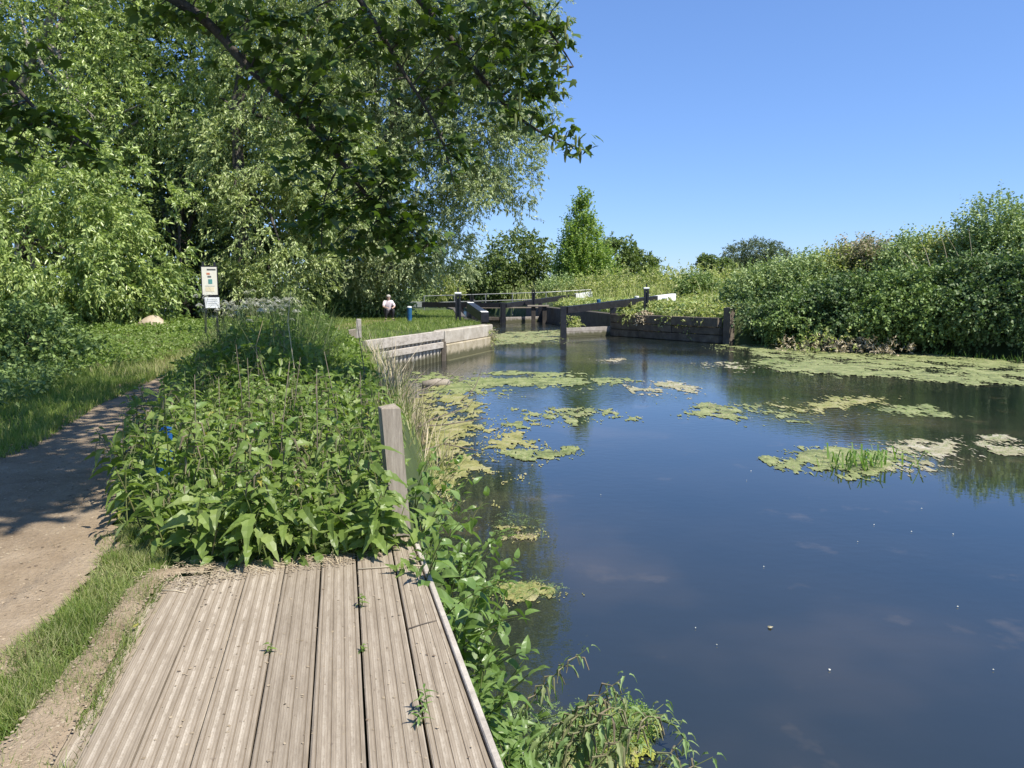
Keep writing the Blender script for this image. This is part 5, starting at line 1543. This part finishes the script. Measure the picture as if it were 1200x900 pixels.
mat_patch([(822, 428), (850, 425), (888, 430), (870, 436), (845, 433)], 'small pale algae patch at the left tip of the large raft', 'algae_pale', seed=4)
mat_patch([(866, 424), (905, 421), (942, 424), (930, 430), (880, 430)], 'narrow algae patch between the small pale patch and the large raft', seed=5)
mat_patch([(803, 474), (880, 471), (900, 478), (925, 482), (900, 492), (868, 498), (800, 486)], 'left half of the algae patch in mid river', 'algae', seed=6)
mat_patch([(905, 474), (965, 469), (1045, 465), (1035, 473), (968, 482), (930, 490), (915, 480)], 'long thin algae tongue in mid river reaching right', 'algae_brown', seed=7)
mat_patch([(1043, 481), (1080, 476), (1104, 484), (1066, 487)], 'single oval algae patch right of the mid river tongue', seed=8, holes=.05)
mat_patch([(910, 538), (950, 527), (1000, 526), (1052, 532), (1052, 551), (1000, 558), (950, 551)], 'algae island carrying the tuft of green blades', seed=9, holes=.05, edge=.22)
mat_patch([(1025, 525), (1060, 518), (1116, 517), (1122, 534), (1104, 550), (1084, 558), (1050, 550)], 'pale pinkish algae joined to the right of the tufted island', 'algae_pale', seed=10, edge=.25)
mat_patch([(462, 505), (520, 492), (575, 498), (622, 512), (634, 521), (592, 533), (572, 553), (548, 584), (510, 588), (486, 560)], 'broad algae mat against the bank beyond the grey post', 'algae_brown', seed=11, edge=.4)
mat_patch([(548, 492), (620, 485), (652, 482), (698, 477), (742, 490), (690, 489), (645, 497), (590, 500)], 'thin algae streak reaching out from the broad mat by the bank', seed=12)
mat_patch([(505, 452), (560, 438), (600, 435), (685, 439), (740, 445), (705, 450), (640, 453), (590, 451), (548, 460), (512, 464)], 'long algae strip crossing the river before the concrete wing wall', seed=13, holes=.15)
mat_patch([(738, 449), (790, 447), (816, 458), (795, 466), (762, 463)], 'loose algae patch in open water right of the long strip', 'algae_pale', seed=14, holes=.4)
mat_patch([(575, 393), (612, 389), (655, 387), (662, 394), (640, 401), (580, 404)], 'algae sheet filling the lock mouth between the gates', seed=15, holes=.0, lift=.02)
mat_patch([(448, 474), (520, 452), (548, 462), (563, 484), (500, 496), (470, 500)], 'shaded algae mat under the dry stems by the bank', 'algae_brown', seed=16)
mat_patch([(598, 530), (640, 526), (666, 528), (660, 534), (620, 536)], 'short algae strip beside the dark tree reflection', seed=17)
mat_patch([(582, 618), (618, 616), (634, 627), (625, 632), (590, 632)], 'small olive weed patch off the tip of the bank plants', 'algae_brown', seed=18, edge=.12)
mat_patch([(592, 688), (632, 682), (662, 692), (640, 700), (606, 700)], 'second small olive weed patch nearer the stage', 'algae_brown', seed=19, edge=.12)
mat_patch([(668, 842), (710, 832), (748, 834), (768, 852), (756, 878), (722, 892), (680, 884)], 'yellow green duckweed clump at the near end of the bank', 'duckweed', seed=20, edge=.10, lift=.03, holes=.1)
mat_patch([(640, 868), (690, 862), (730, 880), (720, 905), (650, 910)], 'brownish weed scum below the duckweed clump', 'algae_brown', seed=21, edge=.12, lift=.03, holes=.1)
mat_patch([(1145, 515), (1175, 512), (1170, 520), (1148, 519)], 'tiny pale scum streak near the right edge', 'algae_pale', seed=22, holes=.1)
mat_patch([(1170, 525), (1215, 524), (1215, 530), (1180, 530)], 'pale scum streak cut by the right edge of the picture', 'algae_pale', seed=23, holes=.1)
mat_patch([(700, 422), (722, 421), (730, 424), (712, 425)], 'tiny scum patch below the right gate', 'algae_pale', seed=24, holes=.1)
mat_patch([(560, 462), (590, 458), (604, 462), (585, 466)], 'small algae scrap below the long strip', seed=25, holes=.2)
mat_patch([(470, 446), (505, 436), (530, 440), (515, 450), (480, 455)], 'algae patch at the waterline below the piled bank', seed=26, holes=.1)
# dry weed heap on the big raft
c_ = at(965, 411, .02)
wh = thing('weed_heap', 'heap of dried weed and small plants on the large algae raft', 'weed heap', c_)
B, out, _ = crown_points([(np.array(at(930, 408, .1)), np.array([1.0, .8, .22])), (np.array(at(965, 409, .1)), np.array([1.6, .9, .35])), (np.array(at(1010, 411, .1)), np.array([1.5, .8, .28])), (np.array(at(1045, 413, .1)), np.array([.8, .6, .2]))], 90, 4, np.random.default_rng(31), .2, .12, .02)
V, Fc = shoots(B, nrm(out + np.array([0, 0, .6])), .3, 6, T_LANCE, .15, .3, .9, .6, np.random.default_rng(3), .008)
k_ = V[:, 2] < .01
V[k_, 2] = .012
obj('foliage', new_mesh('foliage', V - c_, tri=Fc), M['straw'], wh)['kind'] = 'stuff'
B, out, _ = crown_points([(np.array(at(965, 409, .15)), np.array([1.8, .9, .3]))], 30, 3, np.random.default_rng(32), .2, .2, .05)
V, Fc = shoots(B, nrm(out + np.array([0, 0, .8])), .3, 6, T_OVATE, .11, .2, .9, .6, np.random.default_rng(4))
V[:, 2] = np.maximum(V[:, 2], .013)
obj('green_shoots', new_mesh('green_shoots', V - c_, tri=Fc), M['weed'], wh)['kind'] = 'stuff'
# tuft of blades on the algae island: every blade a part
c_ = at(1005, 543, 0)
tf = thing('reed_tuft', 'tuft of fresh green blades rising from the algae island', 'reed tuft', c_)
for i in range(80):
    px, py = rp.gauss(1010, 22), rp.uniform(538, 552)
    q = Vector(at(px, py, 0)) - Vector(c_)
    L_ = rp.uniform(.12, .32); a = rp.uniform(0, 6.28); sp = rp.uniform(.3, 1.0) * L_
    d_ = Vector((math.cos(a), math.sin(a), 0)); s_ = Vector((-math.sin(a), math.cos(a), 0)) * rp.uniform(.008, .015)
    v = [q - s_, q + s_, q + d_ * sp * .45 + s_ * .9 + Vector((0, 0, L_ * .75)), q + d_ * sp * .45 - s_ * .9 + Vector((0, 0, L_ * .75)), q + d_ * sp * 1.15 + Vector((0, 0, L_ * (1.0 - .6 * sp / L_)))]
    MB().add(v, [(0, 1, 2, 3), (3, 2, 4)]).build('blade', M['iris'], tf)
# small tufts and shoots at the edge of the big raft
edge_clump(160, .15, .4, [at2(*q, 0) for q in ((1080, 413), (1200, 421), (1200, 426), (1085, 417))], 'raft_grass', 'iris', 33, .02, .4)
# floating leaves and scraps
def scrap(px, py, s, label, mat='algae_pale', group=None):
    q = at(px, py, .006)
    v = [(math.cos(t_) * s * rp.uniform(.6, 1.2), math.sin(t_) * s * rp.uniform(.6, 1.2), rp.uniform(0, .006)) for t_ in [k * .785 for k in range(8)]]
    v.append((0, 0, .008))
    o = MB().add(v, [(k, (k + 1) % 8, 8) for k in range(8)]).build('floating_scrap', M[mat], None, loc=tuple(q))
    tag(o, label, 'scrap', group)
scrap(902, 735, .022, 'largest pale leaf scrap floating on the near water')
for px, py in ((704, 580), (815, 736), (840, 756), (895, 664), (1005, 635), (1080, 596), (1024, 615), (1068, 623), (1117, 626), (972, 785), (1122, 711), (1164, 785), (875, 563), (880, 552)):
    scrap(px, py, rp.uniform(.005, .010), 'tiny pale speck floating on the open near water', 'umbel', 'specks floating on the near water')

# ------------------------------------------------------------------ small growth and litter on the boards
def deck_pt(px, py, lift=0.0):
    u_, v_ = deck_uv(px, py)
    return DM @ Vector((u_, v_, lift))
def sprig(px, py, h, nl, s, label, leaves=NL, lie=0, az=0):
    t_ = thing('seedling', label, 'weed', deck_pt(px, py, -.01))
    MB().tube([(0, 0, 0), (.01, 0, h * .5), (0, .01, h)], [.002, .0018, .001], 4).build('stem', M['stem'], t_)
    for i in range(nl):
        f = .25 + .75 * i / max(1, nl - 1)
        o = obj('leaf', rp.choice(leaves), None, t_, (0, 0, h * f))
        q = s * rp.uniform(.7, 1.2)
        o.scale = (q, q, q)
        o.rotation_euler = (rp.uniform(.1, .7), rp.uniform(-.3, .3), i * 2.4 + rp.uniform(-.3, .3))
    if lie:
        t_.rotation_euler = (math.cos(az) * lie, math.sin(az) * lie, 0)
sprig(316, 765, .05, 7, .028, 'lone seedling in the third gap between the boards')
sprig(423, 712, .07, 9, .032, 'upper seedling in the gap left of the two outer boards')
sprig(425, 764, .04, 6, .026, 'lower small seedling in the gap left of the two outer boards')
sprig(497, 835, .10, 14, .042, 'tallest seedling standing in the gap before the outer board', WL_)
sprig(492, 850, .06, 8, .04, 'low seedling touching the tallest one on the boards', WL_)
sprig(455, 668, .16, 8, .07, 'wilted nettle sprig lying flat near the far end of the boards', NL, 1.25, 1.2)
sprig(478, 662, .14, 6, .08, 'green nettle shoot lying beside the grey post foot', NL, 1.1, 2.0)
def lying(px0, py0, px1, py1, r_, label, mat='straw', name='twig'):
    a, b_ = deck_pt(px0, py0, r_ + .002), deck_pt(px1, py1, r_ + .002)
    o = MB().tube([(0, 0, 0), (b_ - a) * .5 + Vector((.004, .01, 0)), b_ - a], [r_, r_ * .9, r_ * .5], 5).build(name, M[mat], None, True, loc=a)
    tag(o, label, 'twig')
lying(190, 693, 218, 696, .004, 'short pale twig lying across the left boards')
lying(180, 675, 250, 671, .004, 'long pale straw along the left board ends')
lying(478, 738, 512, 728, .003, 'thin dark twig lying on the outer board', 'twig')
lying(420, 668, 500, 664, .004, 'dry stalk lying across the far end of the outer boards')
v = [(0, 0, .006), (.012, .02, .012), (0, .045, .008), (-.012, .02, .010)]
tag(MB().add(v, [(0, 1, 2, 3)]).build('fallen_leaf', M['yellowing'], None, loc=deck_pt(157, 739, .006)), 'small yellow leaf fallen on the soil left of the boards', 'leaf')
# soil drifted over the outermost board
SU = [deck_uv(*q) for q in ((150, 690), (178, 668), (262, 662), (240, 670), (198, 677), (177, 698), (146, 750), (98, 838), (58, 904), (4, 1000), (-70, 960), (20, 850), (90, 770))]
A = np.array(SU)
gx = np.arange(A[:, 0].min() - .05, A[:, 0].max() + .05, .012); gy = np.arange(A[:, 1].min() - .05, A[:, 1].max() + .05, .018)
GX, GY = np.meshgrid(gx, gy)
P = np.stack([GX.ravel(), GY.ravel()], 1)
val = np.clip(sdist(P, SU) / .05, -1.4, 1) + (fbm(P[:, 0] * 22, P[:, 1] * 9, 8) - .5) * .9
zz = .002 + .011 * np.clip(val, 0, 1) * (1 + .6 * (fbm(P[:, 0] * 30, P[:, 1] * 30, 2) - .5))
n = len(gx)
ii = (np.arange(len(gy) - 1)[:, None] * n + np.arange(n - 1)).ravel()
q = np.stack([ii, ii + 1, ii + n + 1, ii + n], 1)
q = q[(val > 0)[q].all(1)]
us, inv = np.unique(q, return_inverse=True)
so = obj('bare_soil', new_mesh('bare_soil', np.column_stack([P, zz])[us], tri=inv.reshape(q.shape), smooth=True), M['dirt'])
so.matrix_world = DM
tag(so, kind='structure')
# chips and crumbs
rg = np.random.default_rng(41)
def crumbs(name, P3, s, mat, flatn=.35):
    n = len(P3)
    B = basis(nrm(np.column_stack([rg.normal(size=(n, 2)), rg.normal(size=n) * .1])), np.tile([0, 0, 1.0], (n, 1)))
    T = (np.array([(-.5, -.6, 0), (.5, -.5, 0), (.6, .5, 0), (-.4, .6, 0), (0, 0, flatn)]), np.array([(0, 1, 4), (1, 2, 4), (2, 3, 4), (3, 0, 4)]))
    V, Fc = stamp(T, P3, B, s)
    tag(obj(name, new_mesh(name, V, tri=Fc), M[mat]), kind='stuff')
P = sample_poly([(-5.2, 3.5), (-1.55, -.5), (-1.6, 1.5), (-2.1, 4.2), (-2.8, 5.3), (-3.9, 8), (-5.8, 13), (-6.5, 13), (-5.2, 9)], 16000, rg)
crumbs('gravel', np.column_stack([P, ths(P) + .013]), rg.uniform(.003, 1, len(P)) ** 4 * .014 + .003, 'pebble')
SV = sample_poly(SU, 1500, rg)
SV = np.array([tuple(DM @ Vector((a, b_, .012))) for a, b_ in SV])
crumbs('gravel', SV, rg.uniform(0, 1, len(SV)) ** 3 * .010 + .003, 'pebble')
uu = np.column_stack([rg.uniform(BX[0], BX[-1] - .05, 420), rg.uniform(1.6, ENDV[4] + .05, 420)])
D3 = np.array([tuple(DM @ Vector((a, b_, .003))) for a, b_ in uu])
crumbs('litter', D3, rg.uniform(.003, .011, len(D3)), 'pebble', .2)
LP = sample_poly([at2(*q, .97) for q in ((150, 676), (210, 660), (330, 655), (470, 632), (476, 640), (400, 662), (280, 676), (205, 690))], 1500, rg)
crumbs('litter', np.column_stack([LP, .82 + SL * (-LP[:, 0] * sa + LP[:, 1] * ca) + .006]), rg.uniform(.003, .010, len(LP)), 'pebble', .2)
LS = sample_poly([at2(*q, .97) for q in ((160, 672), (210, 658), (330, 650), (470, 628), (478, 640), (400, 656), (280, 672), (215, 688))], 260, rg)
V, Fc = stamp((np.array([(-.5, -.5, 0), (.5, -.5, 0), (.4, .5, .0), (-.4, .5, .0)]), np.array([(0, 1, 2, 3)])), np.column_stack([LS, .82 + SL * (-LS[:, 0] * sa + LS[:, 1] * ca) + .012]), basis(nrm(np.column_stack([rg.normal(size=(260, 2)), rg.normal(size=260) * .15])), np.tile([0, 0, 1.0], (260, 1))), np.column_stack([rg.uniform(.002, .005, 260), rg.uniform(.03, .11, 260), np.ones(260)]))
tag(obj('straw', new_mesh('straw', V, tri=Fc), M['straw']), kind='stuff')
# tangled scum and small leaves over the duckweed clump at the near end of the bank
def tangle(poly, n, name, mat, size, seed, T=T_OVATE, zmax=.05):
    rg_ = np.random.default_rng(seed)
    P = sample_poly([at2(*q, 0) for q in poly], n, rg_)
    P = P[fbm(P[:, 0] * 9, P[:, 1] * 9, seed) > .40]
    V, Fc = shoots(np.column_stack([P, .012 + rg_.random(len(P)) * zmax]), nrm(np.column_stack([rg_.normal(size=(len(P), 2)), np.full(len(P), .25)])), .05, 5, T, size, .2, 1.0, 1.2, rg_, .0012)
    V[:, 2] = np.maximum(V[:, 2], .008)
    tag(obj(name, new_mesh(name, V, tri=Fc), M[mat]), kind='stuff')
tangle([(672, 840), (710, 832), (752, 830), (772, 850), (756, 880), (700, 890), (660, 880)], 1100, 'scum_leaves', 'iris', .012, 51)
tangle([(600, 850), (680, 838), (745, 850), (735, 905), (600, 910)], 1500, 'scum_leaves', 'mugwort', .016, 52, T_LANCE, .10)
tangle([(585, 600), (640, 612), (640, 632), (570, 632)], 200, 'scum_leaves', 'mugwort', .014, 53, T_LANCE, .03)
tangle([(590, 688), (632, 682), (665, 692), (640, 702), (600, 702)], 200, 'scum_leaves', 'mugwort', .014, 54, T_LANCE, .03)
